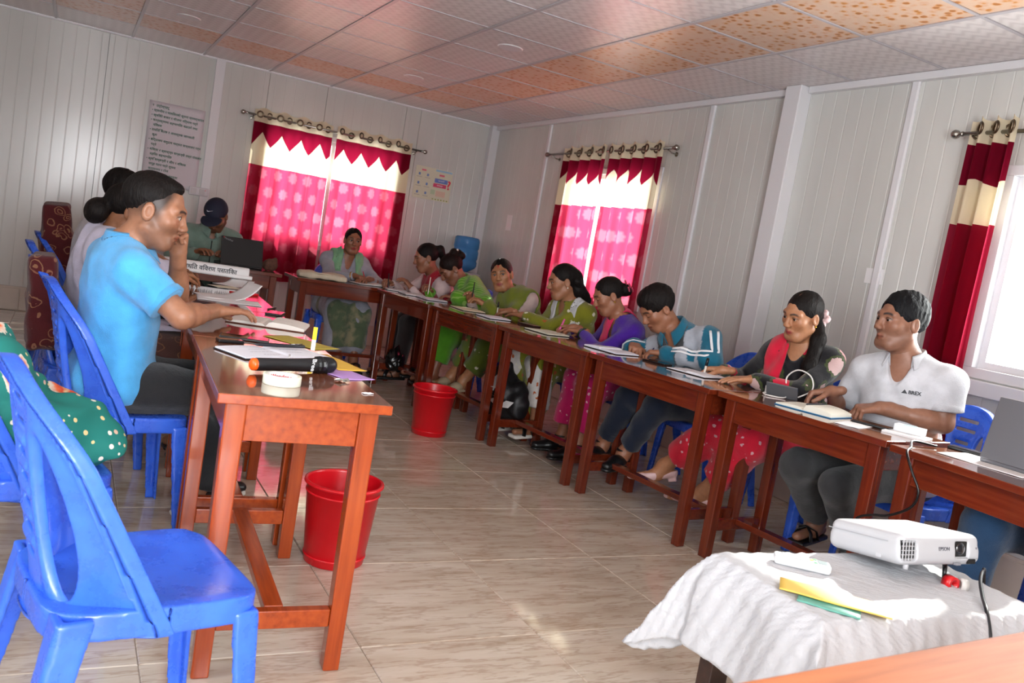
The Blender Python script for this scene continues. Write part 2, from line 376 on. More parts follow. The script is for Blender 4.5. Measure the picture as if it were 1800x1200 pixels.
# ---------------------------------------------------------------- curtains and rods
def m_curtain(name, seed, near=False):
    """maroon cloth with a cream head, a pointed maroon valance, a cream band and, below, woven pale medallions; light passes through"""
    k = NT(name); uv = k.new('ShaderNodeUVMap'); s = k.new('ShaderNodeSeparateXYZ', {0: uv.outputs[0]}); u, v = s.outputs[0], s.outputs[1]   # metres across the cloth, metres below the top
    # pointed edge of the valance
    zz = k.math('PINGPONG', k.math('ADD', u, seed), .115)
    if near: edge = k.math('ADD', .30, k.math('MULTIPLY', zz, .3))
    else: edge = k.math('SUBTRACT', .345, k.math('MULTIPLY', zz, 1.15))
    val = k.math('MULTIPLY', k.math('GREATER_THAN', v, .125), k.math('LESS_THAN', v, edge))
    low = k.math('GREATER_THAN', v, .525)
    mar = k.math('MAXIMUM', val, low)
    # medallions
    row = k.math('FLOOR', k.math('DIVIDE', v, .17)); off = k.math('MULTIPLY', k.math('MODULO', row, 2.), .09)
    du = k.math('SUBTRACT', k.math('MODULO', k.math('ADD', k.math('ADD', u, off), 9.), .18), .09)
    dv = k.math('SUBTRACT', k.math('MODULO', v, .17), .085)
    r = k.math('SQRT', k.math('ADD', k.math('MULTIPLY', du, du), k.math('MULTIPLY', dv, dv)))
    pet = k.math('MULTIPLY', k.math('ADD', k.math('SINE', k.math('MULTIPLY', k.math('ARCTAN2', du, dv), 8.)), 1.), .004)
    low_d = 0. if near else low
    dot = k.math('MULTIPLY', k.math('SUBTRACT', 1., k.math('SMOOTH_MIN', 1., k.math('MAXIMUM', 0., k.math('DIVIDE', k.math('SUBTRACT', r, k.math('SUBTRACT', .043, pet)), .02)), .1)), low_d)
    trans = k.mix(mar, lin('fff2d4'), lin('ec4266')); trans = k.mix(val, trans, lin('b01a40')); trans = k.mix(k.math('MULTIPLY', dot, .20), trans, lin('ffc4d0'))
    diff = k.mix(mar, lin('d8cdb4'), lin('5c0a1c')); diff = k.mix(k.math('MULTIPLY', dot, .18), diff, lin('b03a50'))
    d = k.new('ShaderNodeBsdfDiffuse', {'Color': diff}); t = k.new('ShaderNodeBsdfTranslucent', {'Color': trans})
    sh = k.new('ShaderNodeBsdfSheen', {'Color': (.2, .05, .07, 1), 'Roughness': .4})
    mx = k.new('ShaderNodeMixShader', {0: k.math('ADD', .42, k.math('MULTIPLY', val, -.14)), 1: d.outputs[0], 2: t.outputs[0]}); ad = k.new('ShaderNodeAddShader', {0: mx.outputs[0], 1: sh.outputs[0]})
    k.t.links.new(ad.outputs[0], k.out.inputs[0]); return k.m
CUR = m_curtain('maroon_curtain_cloth', .0); CURN = m_curtain('maroon_gathered_cloth', .03, True)
def curtain(label, a0, a1, ztop, zbot, rings, face, material, amp=.035, side=.0, phase=0., off=.09):
    """one eyelet curtain between a0 and a1 on its rod; face(a, out, z) -> point"""
    root = thing('curtain', label, 'curtain', face((a0+a1)/2, off, zbot)); inv = Vector(root.location)
    nu, nv = rings*12, 34; W = a1-a0; L = ztop-zbot; cloth = W*1.25
    def pos(u, v):
        a = a0+u*W; ph = phase+u*rings*math.pi*2/2
        k = min(1, .55+v*.8)
        out = off+amp*math.sin(ph)*k+.008*math.sin(ph*2.3+v*3)*v
        a += .012*math.sin(ph*1.7+1+v*2.)*v
        return Vector(face(a, out, ztop-v*L-(.012*math.cos(ph) if v == 0 else 0)))-inv
    b = MB().grid(pos, nu, nv); me = b.mesh('cloth'); uvl = me.uv_layers.new(name='UVMap')
    for p in me.polygons:
        for li in p.loop_indices:
            i = me.loops[li].vertex_index; uvl.data[li].uv = ((i % (nu+1))/nu*cloth, (i//(nu+1))/nv*L)
    link('cloth', me, material, root, True)
    for r in range(rings):
        u = (r+.5)/rings; c = pos(u, .0)+Vector((0, 0, -.055)); e = .5/rings*.1
        t = (pos(u+e, .1)-pos(u-e, .1)).normalized(); n = t.cross(Vector((0, 0, 1))).normalized()
        q = n.to_track_quat('Z', 'Y').to_matrix()
        MB().lathe([(.020, -.004), (.030, -.005), (.034, 0), (.030, .005), (.020, .004), (.020, -.004)], 20, c, q, False).build('eyelet', BRASS, root, True)
    return root
def rod(label, a0, a1, z, face, off=.09, finial='ring'):
    root = thing('curtain_rod', label, 'curtain rod', face((a0+a1)/2, off, z)); inv = Vector(root.location); F = lambda a, o, zz: Vector(face(a, o, zz))-inv
    MB().tube([F(a0, off, z), F(a1, off, z)], .0105, 12).build('pole', STEEL, root, True)
    for a, s in ((a0, -1), (a1, 1)):
        prof = [(.006, 0), (.013, .004), (.013, .012), (.006, .018), (.019, .03), (.024, .045), (.019, .06), (.004, .068)]
        q = (F(a+s, off, z)-F(a, off, z)).normalized().to_track_quat('Z', 'Y').to_matrix()
        MB().lathe(prof, 16, F(a, off, z), q).build('finial', STEEL, root, True)
    for a in (a0+.05, a1-.05):
        MB().tube([F(a, 0.002, z-.03), F(a, off*.6, z-.03), F(a, off, z-.012)], .006, 8).lathe([(.018, 0), (.018, .006)], 14, F(a, 0.002, z-.03), (F(a, .2, z)-F(a, 0, z)).to_track_quat('Z', 'Y').to_matrix()).build('bracket', STEEL, root)
fb = lambda a, o, z: (a, -o, z); fr = lambda a, o, z: (-o, a, z)
rod('steel curtain rod above the window of the back wall', -2.62, -.86, 2.10, fb)
curtain('maroon and cream eyelet curtain, left half of the back window behind the laptop', -2.56, -1.80, 2.165, .56, 8, fb, CUR)
curtain('maroon and cream eyelet curtain, right half of the back window behind the woman in grey', -1.76, -.97, 2.165, .52, 8, fb, CUR, phase=1.)
rod('steel curtain rod above the middle window of the right wall', -3.30, -1.44, 2.185, fr)
curtain('maroon and cream eyelet curtain, far half of the middle right window', -2.42, -1.72, 2.245, .52, 8, fr, CUR, phase=.5)
curtain('maroon and cream eyelet curtain, near half of the middle right window beside the column', -3.20, -2.46, 2.245, .52, 9, fr, CUR, phase=.2)
rod('steel curtain rod above the bright near window of the right wall', -7.5, -5.66, 2.175, fr)
curtain('maroon and cream curtain drawn aside and gathered at the bright near window', -5.94, -5.70, 2.245, .48, 6, fr, CURN, amp=.05, phase=.3)

# ---------------------------------------------------------------- tables
TZ = .757
def table(label, front0, front1, depth=.44, z=TZ, group='narrow varnished tables set end to end', top=WOOD_TOP, wood=None, woodv=None):
    """front0 -> front1 is the edge of the top on the open side of the room; the top lies to its left"""
    W1, W2 = wood or WOOD, woodv or WOOD_V
    a, b = Vector(front0), Vector(front1); d = b-a; L = d.length; yaw = math.atan2(d.y, d.x)
    mid = (a+b)/2+Vector((-d.y, d.x)).normalized()*depth/2
    t = thing('table', label, 'table', (mid.x, mid.y, 0), yaw, group)
    MB().box((0, 0, z-.013), (L, depth, .026)).build('tabletop', top, t, bevel=.003); to = t.children[-1]; to.data.materials.append(W1)
    for p_ in to.data.polygons: p_.material_index = 0 if abs(p_.normal.z) > .5 else 1
    lx, ly, s = L/2-.06, depth/2-.05, .052
    for x in (-lx, lx):
        for y in (-ly, ly):
            MB().box((x, y, (z-.026)/2), (s, s, z-.026), taper=.86).build('leg', W2, t, bevel=.004)
    for y in (-ly, ly): MB().box((0, y-math.copysign(.004, y)*-1, z-.026-.05), (2*lx-s, .024, .10)).build('apron', W1, t, bevel=.002)
    for x in (-lx, lx): MB().box((x+math.copysign(.006, x), 0, z-.026-.05), (.024, 2*ly-s, .10)).build('apron', W1, t, bevel=.002)
    for x in (-lx, lx): MB().box((x, 0, .15), (.03, 2*ly-s*.9, .05)).build('stretcher', W1, t, bevel=.003)
    MB().box((0, 0, .163), (2*lx-.03, .05, .028)).build('stretcher', W1, t, bevel=.003)
    return t
# left row: open side is +x, so run the edge from far to near
LD = (.055, .998)
def lrow(k):
    e = Vector((-3.205, -6.455))+Vector(LD)*(.905*k); f = e+Vector(LD)*.90
    return e, f
for k, lab in enumerate(('table at the near end of the left row, holding the microphone and tape', 'second table of the left row, under the forearms of the man in the blue polo',
                         'third table of the left row, under the hands with red bangles')):
    e, f = lrow(k); table(lab, e, f, wood=WOOD_O, woodv=WOOD_OV)
table('table against the back, with the open black laptop on it', (-3.45, -1.93), (-2.52, -1.96))
table('table in front of the woman in grey, with the cream cloth bag on it', (-2.42, -2.03), (-1.52, -2.02))
RT = [((-1.715, -2.99), (-1.80, -2.10)), ((-1.605, -3.87), (-1.705, -2.975)), ((-1.505, -4.77), (-1.60, -3.885)), ((-1.42, -5.655), (-1.50, -4.785)), ((-1.30, -6.50), (-1.385, -5.675)), ((-1.37, -7.46), (-1.335, -6.54))]
for (b_, a_), lab in zip(RT, ('farthest table of the right row, touching the table of the woman in grey', 'table of the right row just behind the farther red basket',
      'table of the right row above the black backpack', 'table of the right row above the crossed black shoes of the boy', 'table of the right row with the blue notebook and the white charging cable',
      'table of the right row with the silver laptop')):
    # the open side is -x: mirror so that the top lies towards the wall
    table(lab, a_, b_)
table('bare table in the near right corner, blurred and closest of all', (-3.46, -8.345), (-2.34, -8.278), .50, top=m_wood('worn_orange_table_top', '8a4a26', 'a86238', 'b87448', .55, .0), wood=WOOD_O, woodv=WOOD_OV)
# low table under the white cloth, with the projector
pt = thing('low_table', 'low dark brown wooden table under the crinkled white cloth', 'table', (-2.17, -7.205, 0), math.radians(-4))
PW, PD, PZ = .71, .36, .553
MB().box((0, 0, PZ-.015), (PW, PD, .03)).build('tabletop', WOOD_DARK, pt, bevel=.003)
for x in (-1, 1):
    for y in (-1, 1): MB().box((x*(PW/2-.03), y*(PD/2-.03), (PZ-.03)/2), (.055, .05, PZ-.03)).build('leg', WOOD_DARK, pt, bevel=.003)
for x in (-1, 1): MB().box((x*(PW/2-.03), 0, .13), (.03, PD-.1, .045)).build('stretcher', WOOD_DARK, pt, bevel=.002)
MB().box((0, 0, .13), (PW-.06, .03, .045)).build('stretcher', WOOD_DARK, pt, bevel=.002)

# ---------------------------------------------------------------- signed-distance modelling: round cones and ellipsoids blended smoothly, meshed by surface nets
class Field:
    def __init__(s, lo, hi, h):
        s.lo = np.array(lo, float); s.h = h; s.n = np.ceil((np.array(hi)-s.lo)/h).astype(int)+1
        s.F = np.full(s.n, .08, np.float32)
        s.ax = [(s.lo[i]+np.arange(s.n[i])*h).astype(np.float32) for i in range(3)]
    def sub(s, lo, hi):
        sl = []
        for i in range(3):
            a = int(np.floor((lo[i]-s.lo[i])/s.h)); b = int(np.ceil((hi[i]-s.lo[i])/s.h))+1
            a = max(a, 0); b = min(b, s.n[i])
            if b <= a: return None
            sl.append(slice(a, b))
        return tuple(sl)
    def pts(s, sl): return s.ax[0][sl[0]][:, None, None], s.ax[1][sl[1]][None, :, None], s.ax[2][sl[2]][None, None, :]
    def put(s, d, sl, k, mode):
        A = s.F[sl]
        if mode == 'add':
            if k > 0: q = np.maximum(k-np.abs(A-d), 0)/k; s.F[sl] = np.minimum(A, d)-q*q*k*.25
            else: s.F[sl] = np.minimum(A, d)
        else:
            d = -d if mode == 'cut' else d
            if k > 0: q = np.maximum(k-np.abs(A-d), 0)/k; s.F[sl] = np.maximum(A, d)+q*q*k*.25
            else: s.F[sl] = np.maximum(A, d)
    def cone(s, a, ra, b, rb, k=.02, mode='add', flat=None):
        """round cone from a to b; flat=(dir, factor) squeezes it along dir"""
        a = np.array(a, float); b = np.array(b, float); m = max(ra, rb)+k+.03
        if flat: m = m*max(1, 1/flat[1]) if flat[1] < 1 else m
        sl = s.sub(np.minimum(a, b)-m, np.maximum(a, b)+m)
        if sl is None: return
        X, Y, Z = s.pts(sl); ba = b-a; L2 = max(float(ba @ ba), 1e-9)
        px, py, pz = X-a[0], Y-a[1], Z-a[2]
        t = np.clip((px*ba[0]+py*ba[1]+pz*ba[2])/L2, 0, 1)
        dx, dy, dz = px-t*ba[0], py-t*ba[1], pz-t*ba[2]
        d2 = dx*dx+dy*dy+dz*dz
        if flat:
            n = np.array(flat[0], float); n /= np.linalg.norm(n); dn = dx*n[0]+dy*n[1]+dz*n[2]
            d2 = d2+dn*dn*(1/flat[1]**2-1)
            d = (np.sqrt(d2)-(ra+(rb-ra)*t))*min(1, .5+.5*flat[1])
        else: d = np.sqrt(d2)-(ra+(rb-ra)*t)
        s.put(d, sl, k, mode)
    def ell(s, c, r, M=None, k=.02, mode='add'):
        c = np.array(c, float); r = np.array(r, float); m = max(r)+k+.03
        sl = s.sub(c-m, c+m)
        if sl is None: return
        X, Y, Z = s.pts(sl); p = (X-c[0], Y-c[1], Z-c[2])
        M = np.eye(3) if M is None else np.array(M)
        q = [(p[0]*M[i][0]+p[1]*M[i][1]+p[2]*M[i][2])/r[i] for i in range(3)]
        k0 = np.sqrt(q[0]**2+q[1]**2+q[2]**2)+1e-6
        k1 = np.sqrt((q[0]/r[0])**2+(q[1]/r[1])**2+(q[2]/r[2])**2)+1e-6
        s.put(k0*(k0-1)/k1, sl, k, mode)
    def box(s, c, r, M=None, rad=.01, k=0, mode='add'):
        c = np.array(c, float); r = np.array(r, float); m = np.linalg.norm(r)+k+.03
        sl = s.sub(c-m, c+m)
        if sl is None: return
        X, Y, Z = s.pts(sl); p = (X-c[0], Y-c[1], Z-c[2]); M = np.eye(3) if M is None else np.array(M)
        q = [np.abs(p[0]*M[i][0]+p[1]*M[i][1]+p[2]*M[i][2])-r[i]+rad for i in range(3)]
        d = np.sqrt(sum(np.maximum(x, 0)**2 for x in q))+np.minimum(np.maximum(np.maximum(q[0], q[1]), q[2]), 0)-rad
        s.put(d, sl, k, mode)
    def plane(s, p, n, k=0):
        """keep the side the normal points away from"""
        n = np.array(n, float); n /= np.linalg.norm(n); sl = (slice(None),)*3; X, Y, Z = s.pts(sl)
        d = ((X-p[0])*n[0]+(Y-p[1])*n[1]+(Z-p[2])*n[2]).astype(np.float32); s.put(d, sl, k, 'and')
    def fn(s, f, k=0, mode='add'):
        sl = (slice(None),)*3; X, Y, Z = s.pts(sl); s.put(f(X, Y, Z).astype(np.float32)*np.ones(s.n, np.float32), sl, k, mode)
    def bumps(s, f):
        X, Y, Z = s.pts((slice(None),)*3); s.F = s.F+f(X, Y, Z).astype(np.float32)
    def nets(s):
        F = s.F.copy(); n = np.array(F.shape)
        for ax in range(3):      # close the border
            i = [slice(None)]*3; i[ax] = 0; F[tuple(i)] = np.maximum(F[tuple(i)], 1e-4); i[ax] = -1; F[tuple(i)] = np.maximum(F[tuple(i)], 1e-4)
        neg = F < 0; cn = n-1; tot = int(np.prod(cn)); acc = np.zeros((tot, 3)); cnt = np.zeros(tot); quads = []
        for a in range(3):
            b, c = (a+1) % 3, (a+2) % 3
            lo = [slice(None)]*3; hi = [slice(None)]*3; lo[a] = slice(0, -1); hi[a] = slice(1, None)
            cr = neg[tuple(lo)] != neg[tuple(hi)]; I = np.argwhere(cr)
            if not len(I): continue
            J = I.copy(); J[:, a] += 1
            f0 = F[I[:, 0], I[:, 1], I[:, 2]]; f1 = F[J[:, 0], J[:, 1], J[:, 2]]; P = I.astype(float); P[:, a] += f0/(f0-f1)
            ids = []; ok = np.ones(len(I), bool)
            for ob, oc in ((0, 0), (-1, 0), (-1, -1), (0, -1)):
                Cc = I.copy(); Cc[:, b] += ob; Cc[:, c] += oc
                v = (Cc[:, b] >= 0) & (Cc[:, c] >= 0) & (Cc[:, b] < cn[b]) & (Cc[:, c] < cn[c])
                idx = Cc[:, 0]*cn[1]*cn[2]+Cc[:, 1]*cn[2]+Cc[:, 2]; ids.append(np.where(v, idx, 0)); ok &= v
                iv = idx[v]
                for q in range(3): acc[:, q] += np.bincount(iv, P[v][:, q], tot)
                cnt += np.bincount(iv, minlength=tot)
            Q = np.stack(ids, 1)[ok]; flip = f0[ok] > 0; Q[flip] = Q[flip][:, ::-1]; quads.append(Q)
        use = np.flatnonzero(cnt > 0); remap = np.full(tot, -1); remap[use] = np.arange(len(use))
        V = acc[use]/cnt[use][:, None]*s.h+s.lo
        Q = remap[np.concatenate(quads)] if quads else np.zeros((0, 4), int)
        return V, Q
def relax(vq, it=6):
    V, Q = vq; V = V.copy(); E = np.concatenate([Q[:, [0, 1]], Q[:, [1, 2]], Q[:, [2, 3]], Q[:, [3, 0]]]); E = np.concatenate([E, E[:, ::-1]]); n = len(V); deg = np.bincount(E[:, 0], minlength=n)[:, None]
    for i in range(it):
        for lam in (.55, -.56):
            A = np.stack([np.bincount(E[:, 0], V[E[:, 1], k], n) for k in range(3)], 1)/deg; V += lam*(A-V)
    return V, Q
def np_mesh(name, parts, origin=(0, 0, 0), smooth=True):
    V = np.concatenate([p[0] for p in parts])-np.array(origin); o = 0; Qs = []
    for v, q in parts: Qs.append(q+o); o += len(v)
    Q = np.concatenate(Qs); me = bpy.data.meshes.new(name)
    me.vertices.add(len(V)); me.vertices.foreach_set('co', V.astype(np.float32).ravel())
    me.loops.add(len(Q)*4); me.loops.foreach_set('vertex_index', Q.astype(np.int32).ravel())
    me.polygons.add(len(Q)); me.polygons.foreach_set('loop_start', np.arange(0, len(Q)*4, 4, dtype=np.int32))
    me.update(calc_edges=True)
    if smooth: me.polygons.foreach_set('use_smooth', np.ones(len(Q), bool))
    return me
def paint(me, rgb):
    at = me.color_attributes.new('Col', 'FLOAT_COLOR', 'POINT'); c = np.ones((len(me.vertices), 4), np.float32); c[:, :3] = rgb; at.data.foreach_set('color', c.ravel())

# ---------------------------------------------------------------- blue plastic chair (front is +y, seat 0.43 m)
def chair_meshes():
    M = {}
    f = Field((-.25, -.26, .34), (.25, .25, .47), .005)
    def seat(X, Y, Z):
        w = .200+.012*np.clip(Y/.2, -1, 1); e = ((np.abs(X)/w)**5+(np.abs(Y+.005)/.205)**5)**.2
        top = .432-.016*np.clip(1-(X/.17)**2, 0, 1)*np.clip(1-((Y+.01)/.19)**4, 0, 1)-.012*np.clip((Y-.13)/.08, 0, 1)**2
        d2 = (e-1)*.19; side = np.maximum(d2, np.abs(Z-(top-.028))-.028)
        inner = np.maximum(d2+.008, Z-(top-.008)); d = np.maximum(side, -inner)
        # the apron is cut up between the legs
        arch = np.maximum(np.maximum(np.abs(X)-.135, 0)*10-.02, 0)*0+(top-.052)
        return d
    f.fn(seat); M['seat'] = np_mesh('seat', [relax(f.nets(), 8)])
    # the back is shaped flat, then bent: its sides sweep forward on to the seat
    def bend(X, Z):
        s = (Z-.38)/.49; cw = .03+.135*np.clip(1-s*1.05, 0, 1)**.9; return -.190-.080*np.clip(s, 0, 1.1)**1.25+cw*np.clip(np.abs(X)/.19, 0, 1.1)**2.6
    f = Field((-.225, -.05, .36), (.225, .04, .89), .004)
    def back(X, Y, Z):
        s = (Z-.38)/.49; w = .205-.02*np.clip(s, 0, 1); u = np.abs(X)+0*Z
        arch = np.where(s < .62, u-w, (((u/w)**2.2+(np.clip(s-.62, 0, 2)/.38)**2.2)**(1/2.2)-1)*.19)
        arch = np.maximum(arch, .372-Z)
        hole = ((((u-.105-.010*(.5-s))/.035)**2+((s-.42)/.31)**2)**.5-1)*.035
        slot = np.minimum.reduce([np.maximum(u-(.034 if q < .7 else .05), np.abs(s-q)*.49-.006) for q in (.24, .34, .44, .54, .64, .76, .85)])
        ridge = np.exp(-((np.minimum.reduce([np.abs(s-q) for q in (.29, .39, .49, .59, .69)])*.49/.010)**2))*(u < .05)*.007
        d2 = np.maximum(np.maximum(arch, -hole), -slot); rim = .006*np.exp(-(np.minimum(np.abs(arch+.008), np.abs(hole-.006))/.010)**2)
        d = np.maximum(d2+.004, np.abs(Y)-.005-rim-ridge); q1, q2 = np.maximum(d2+.006, 0), np.maximum(np.abs(Y)-.002-rim-ridge, 0)
        d = np.where((d2 > -.006) & (np.abs(Y) > .0), np.sqrt(q1*q1+q2*q2)-.0045+np.minimum(np.maximum(d2+.006, np.abs(Y)-.002-rim-ridge), 0), np.abs(Y)-.0055-rim-ridge)
        fl = np.maximum(np.abs(arch+.006)-.005, np.abs(Y+.010)-.016)
        return np.minimum(d, fl)
    f.fn(back); V, Q = relax(f.nets(), 4); V[:, 1] += bend(V[:, 0], V[:, 2]); M['backrest'] = np_mesh('backrest', [(V, Q)])
    for i, (x, y, fx, fy, w) in enumerate(((-.175, .155, -.20, .19, .056), (.175, .155, .20, .19, .056), (-.180, -.165, -.212, -.25, .066), (.180, -.165, .212, -.25, .066))):
        f = Field((min(x, fx)-.06, min(y, fy)-.06, -.01), (max(x, fx)+.06, max(y, fy)+.06, .44), .006)
        def leg(X, Y, Z):
            t = np.clip((.42-Z)/.42, 0, 1); cx = x+(fx-x)*t; cy = y+(fy-y)*t; h = w*(1-.32*t)/2
            qx, qy = np.abs(X-cx)-h+.008, np.abs(Y-cy)-h+.008
            d = np.sqrt(np.maximum(qx, 0)**2+np.maximum(qy, 0)**2)+np.minimum(np.maximum(qx, qy), 0)-.008
            sx, sy = -math.copysign(1, x), -math.copysign(1, y)
            ch = np.maximum(np.abs(X-cx-sx*h)-h*1.45, np.abs(Y-cy-sy*h)-h*1.45)     # open inner corner: the leg is an angle section
            d = np.maximum(d, -ch); top = .40 if y > 0 else .43
            if y > 0:
                gx = np.abs(X-cx-sx*(h+.018))-.022; gz = np.maximum((.405-Z)-.045*np.clip(1-(sx*(X-cx)-h)/.045, 0, 1)**2, Z-.405); d = np.minimum(d, np.maximum(np.maximum(gx, gz), np.abs(Y-cy-h*.62*(1 if y > 0 else -1))-.006))
            return np.maximum(np.maximum(d, Z-top), -Z)
        f.fn(leg); M['leg%d' % i] = np_mesh('leg', [relax(f.nets(), 5)])
    return M
CM = chair_meshes()
chair0 = None
def chair(x, y, face_dir, label, group='blue plastic chairs', z=0):
    """face_dir: world direction (dx, dy) the seat faces"""
    global chair0
    rz = math.atan2(face_dir[1], face_dir[0])-math.pi/2
    if chair0 is None:
        t = thing('plastic_chair', label, 'chair', (x, y, z), rz, group)
        link('seat', CM['seat'], BLUE, t); link('backrest', CM['backrest'], BLUE, t)
        for i in range(4): link('leg', CM['leg%d' % i], BLUE, t)
        chair0 = t; return t
    return dup(chair0, (x, y, z), rz, label, group)
CH = [(-3.80, -6.69, (.96, .20), 'empty blue plastic chair closest to the camera, at the near end of the left row'),
      (-3.765, -5.22, (1, .14), 'blue plastic chair under the man in the blue polo'),
      (-4.05, -5.93, (1, .25), 'blue plastic chair at the left edge holding the teal floral bundle'),
      (-3.84, -4.42, (1, .1), 'blue plastic chair under the woman with the white shawl and hair bun'),
      (-3.89, -3.52, (1, .1), 'blue plastic chair under the man in the pale grey shirt'),
      (-3.88, -2.62, (1, .1), 'empty blue plastic chair at the far end of the left row under paisley cloth'),
      (-2.98, -1.28, (0, -1), 'blue plastic chair under the man in the dark cap'),
      (-1.88, -1.30, (0, -1), 'blue plastic chair under the woman in grey with the pale green scarf'),
      (-1.02, -1.92, (-1, .05), 'blue plastic chair under the girl in the pink blouse'),
      (-.90, -2.42, (-1, .1), 'blue plastic chair under the woman in the bright green shawl'),
      (-.80, -3.00, (-1, .1), 'blue plastic chair under the woman in the olive shawl who looks aside'),
      (-.72, -3.62, (-1, .1), 'blue plastic chair under the long-haired woman in olive'),
      (-.68, -4.20, (-1, .1), 'blue plastic chair under the woman in purple'),
      (-.62, -4.80, (-1, .08), 'blue plastic chair under the boy in the teal track jacket'),
      (-.56, -5.50, (-1, .1), 'blue plastic chair under the woman in the black floral blouse'),
      (-.54, -6.12, (-1, .1), 'blue plastic chair under the man in the white polo, lit by the window'),
      (-.60, -7.00, (-1, .0), 'blue plastic chair under the person in jeans at the right edge')]
for c in CH: chair(*c)

# ---------------------------------------------------------------- people
def V3(*a): return np.array(a, float)
def unit(v): v = np.array(v, float); return v/np.linalg.norm(v)
def m_skin(name, rough=.45):
    k = NT(name); at = k.new('ShaderNodeVertexColor', layer_name='Col'); v = k.coord('Object'); n = k.noise(v, 60, 3)
    mul = k.new('ShaderNodeMix', data_type='RGBA', blend_type='MULTIPLY'); k.set(mul, 0, 1.0); k.set(mul, 6, at.outputs[0]); k.set(mul, 7, k.ramp(n, [(.3, (.9, .88, .86, 1)), (.7, (1.06, 1.05, 1.04, 1))]))
    k.set(k.b, 'Base Color', mul.outputs[2]); k.b.inputs['Roughness'].default_value = rough; k.b.inputs['Specular IOR Level'].default_value = .45
    k.b.inputs['Subsurface Weight'].default_value = .12; k.b.inputs['Subsurface Radius'].default_value = (.012, .005, .003); k.b.inputs['Subsurface Scale'].default_value = .6
    k.bump(k.noise(v, 350, 2), .08, .001); return k.m
SKIN = m_skin('skin')
def m_hair():
    k = NT('black_hair'); v = k.coord('Object', (1, 1, .25)); n = k.noise(v, 160, 3)
    at = k.new('ShaderNodeVertexColor', layer_name='Col')
    k.set(k.b, 'Base Color', k.mix(n, lin('0a0808'), at.outputs[0])); k.b.inputs['Roughness'].default_value = .55; k.b.inputs['Specular IOR Level'].default_value = .14; k.bump(n, .8, .005); return k.m
HAIR = m_hair()
EYEW = mat('eye_white', '968c84', .3); EYED = mat('dark_iris', '120a06', .15)
def m_cloth(name, pattern=None, rough=.85, sheen=.25, weave=400, c2=None, c3=None, scale=1.0):
    k = NT(name); at = k.new('ShaderNodeVertexColor', layer_name='Col'); v = k.coord('Object'); n = k.noise(v, 14, 3)
    mul = k.new('ShaderNodeMix', data_type='RGBA', blend_type='MULTIPLY'); k.set(mul, 0, 1.0); k.set(mul, 6, at.outputs[0]); k.set(mul, 7, k.ramp(n, [(.3, (.82, .82, .82, 1)), (.7, (1.08, 1.08, 1.08, 1))]))
    c = mul.outputs[2]
    if pattern == 'roses':
        vo = k.new('ShaderNodeTexVoronoi', {'Vector': v, 'Scale': 8.*scale, 'Randomness': .9}); n2 = k.noise(v, 60, 2)
        d = k.math('ADD', vo.outputs['Distance'], k.math('MULTIPLY', k.math('SUBTRACT', n2, .5), .22))
        rc = k.new('ShaderNodeSeparateColor', {0: vo.outputs['Color']})
        fc = k.ramp(rc.outputs[0], [(.45, c2), (.5, c3)])
        leaf = k.ramp(d, [(.33, (0, 0, 0, 1)), (.36, (1, 1, 1, 1)), (.42, (1, 1, 1, 1)), (.45, (0, 0, 0, 1))])
        c = k.mix(k.math('LESS_THAN', d, .33), k.mix(k.math('MULTIPLY', leaf, .55), c, lin('4c5a2a')), fc)
    elif pattern == 'sprig':
        vo = k.new('ShaderNodeTexVoronoi', {'Vector': v, 'Scale': 16.*scale, 'Randomness': .8}); n2 = k.noise(v, 70, 2)
        d = k.math('ADD', vo.outputs['Distance'], k.math('MULTIPLY', k.math('SUBTRACT', n2, .5), .5))
        c = k.mix(k.math('LESS_THAN', d, .20), c, k.ramp(k.new('ShaderNodeSeparateColor', {0: vo.outputs['Color']}).outputs[0], [(.6, c2), (.65, c3)]))
    elif pattern == 'paisley':
        n3 = k.noise(v, 12, 3); va = k.new('ShaderNodeVectorMath', {0: v, 1: k.new('ShaderNodeCombineXYZ', {0: k.math('MULTIPLY', n3, .09), 1: k.math('MULTIPLY', n3, .05), 2: k.math('MULTIPLY', n3, -.07)}).outputs[0]}, operation='ADD')
        vo = k.new('ShaderNodeTexVoronoi', {'Vector': va.outputs[0], 'Scale': 15.*scale, 'Randomness': .8}); r1 = k.math('ABSOLUTE', k.math('SUBTRACT', vo.outputs['Distance'], .36)); r2 = k.math('ABSOLUTE', k.math('SUBTRACT', vo.outputs['Distance'], .15))
        c = k.mix(k.math('LESS_THAN', k.math('MINIMUM', r1, r2), .035), c, k.mix(k.noise(v, 30, 2), lin(c2), lin(c3)))
    elif pattern == 'streak':
        w = k.new('ShaderNodeTexWave', {'Vector': v, 'Scale': 14., 'Distortion': 3., 'Detail': 2.}, bands_direction='DIAGONAL')
        c = k.mix(k.math('MULTIPLY', k.math('GREATER_THAN', w.outputs['Fac'], .8), .5), c, lin(c2))
    elif pattern == 'blotch':
        c = k.mix(k.ramp(k.noise(v, 11, 4), [(.45, (0, 0, 0, 1)), (.6, (1, 1, 1, 1))]), c, lin(c2))
    k.set(k.b, 'Base Color', c); k.b.inputs['Roughness'].default_value = rough; k.b.inputs['Sheen Weight'].default_value = sheen; k.b.inputs['Specular IOR Level'].default_value = .2
    k.bump(k.math('ADD', k.noise(v, weave, 2), k.math('MULTIPLY', k.noise(v, 22, 4), 2.2)), .5, .006); return k.m
CLOTH = m_cloth('woven_cloth'); ROSES = m_cloth('black_rose_print', 'roses', c2='c01838', c3='b89a98'); SPRIG = m_cloth('sprig_embroidered_cloth', 'sprig', c2='d8d2c0', c3='b05a2a')
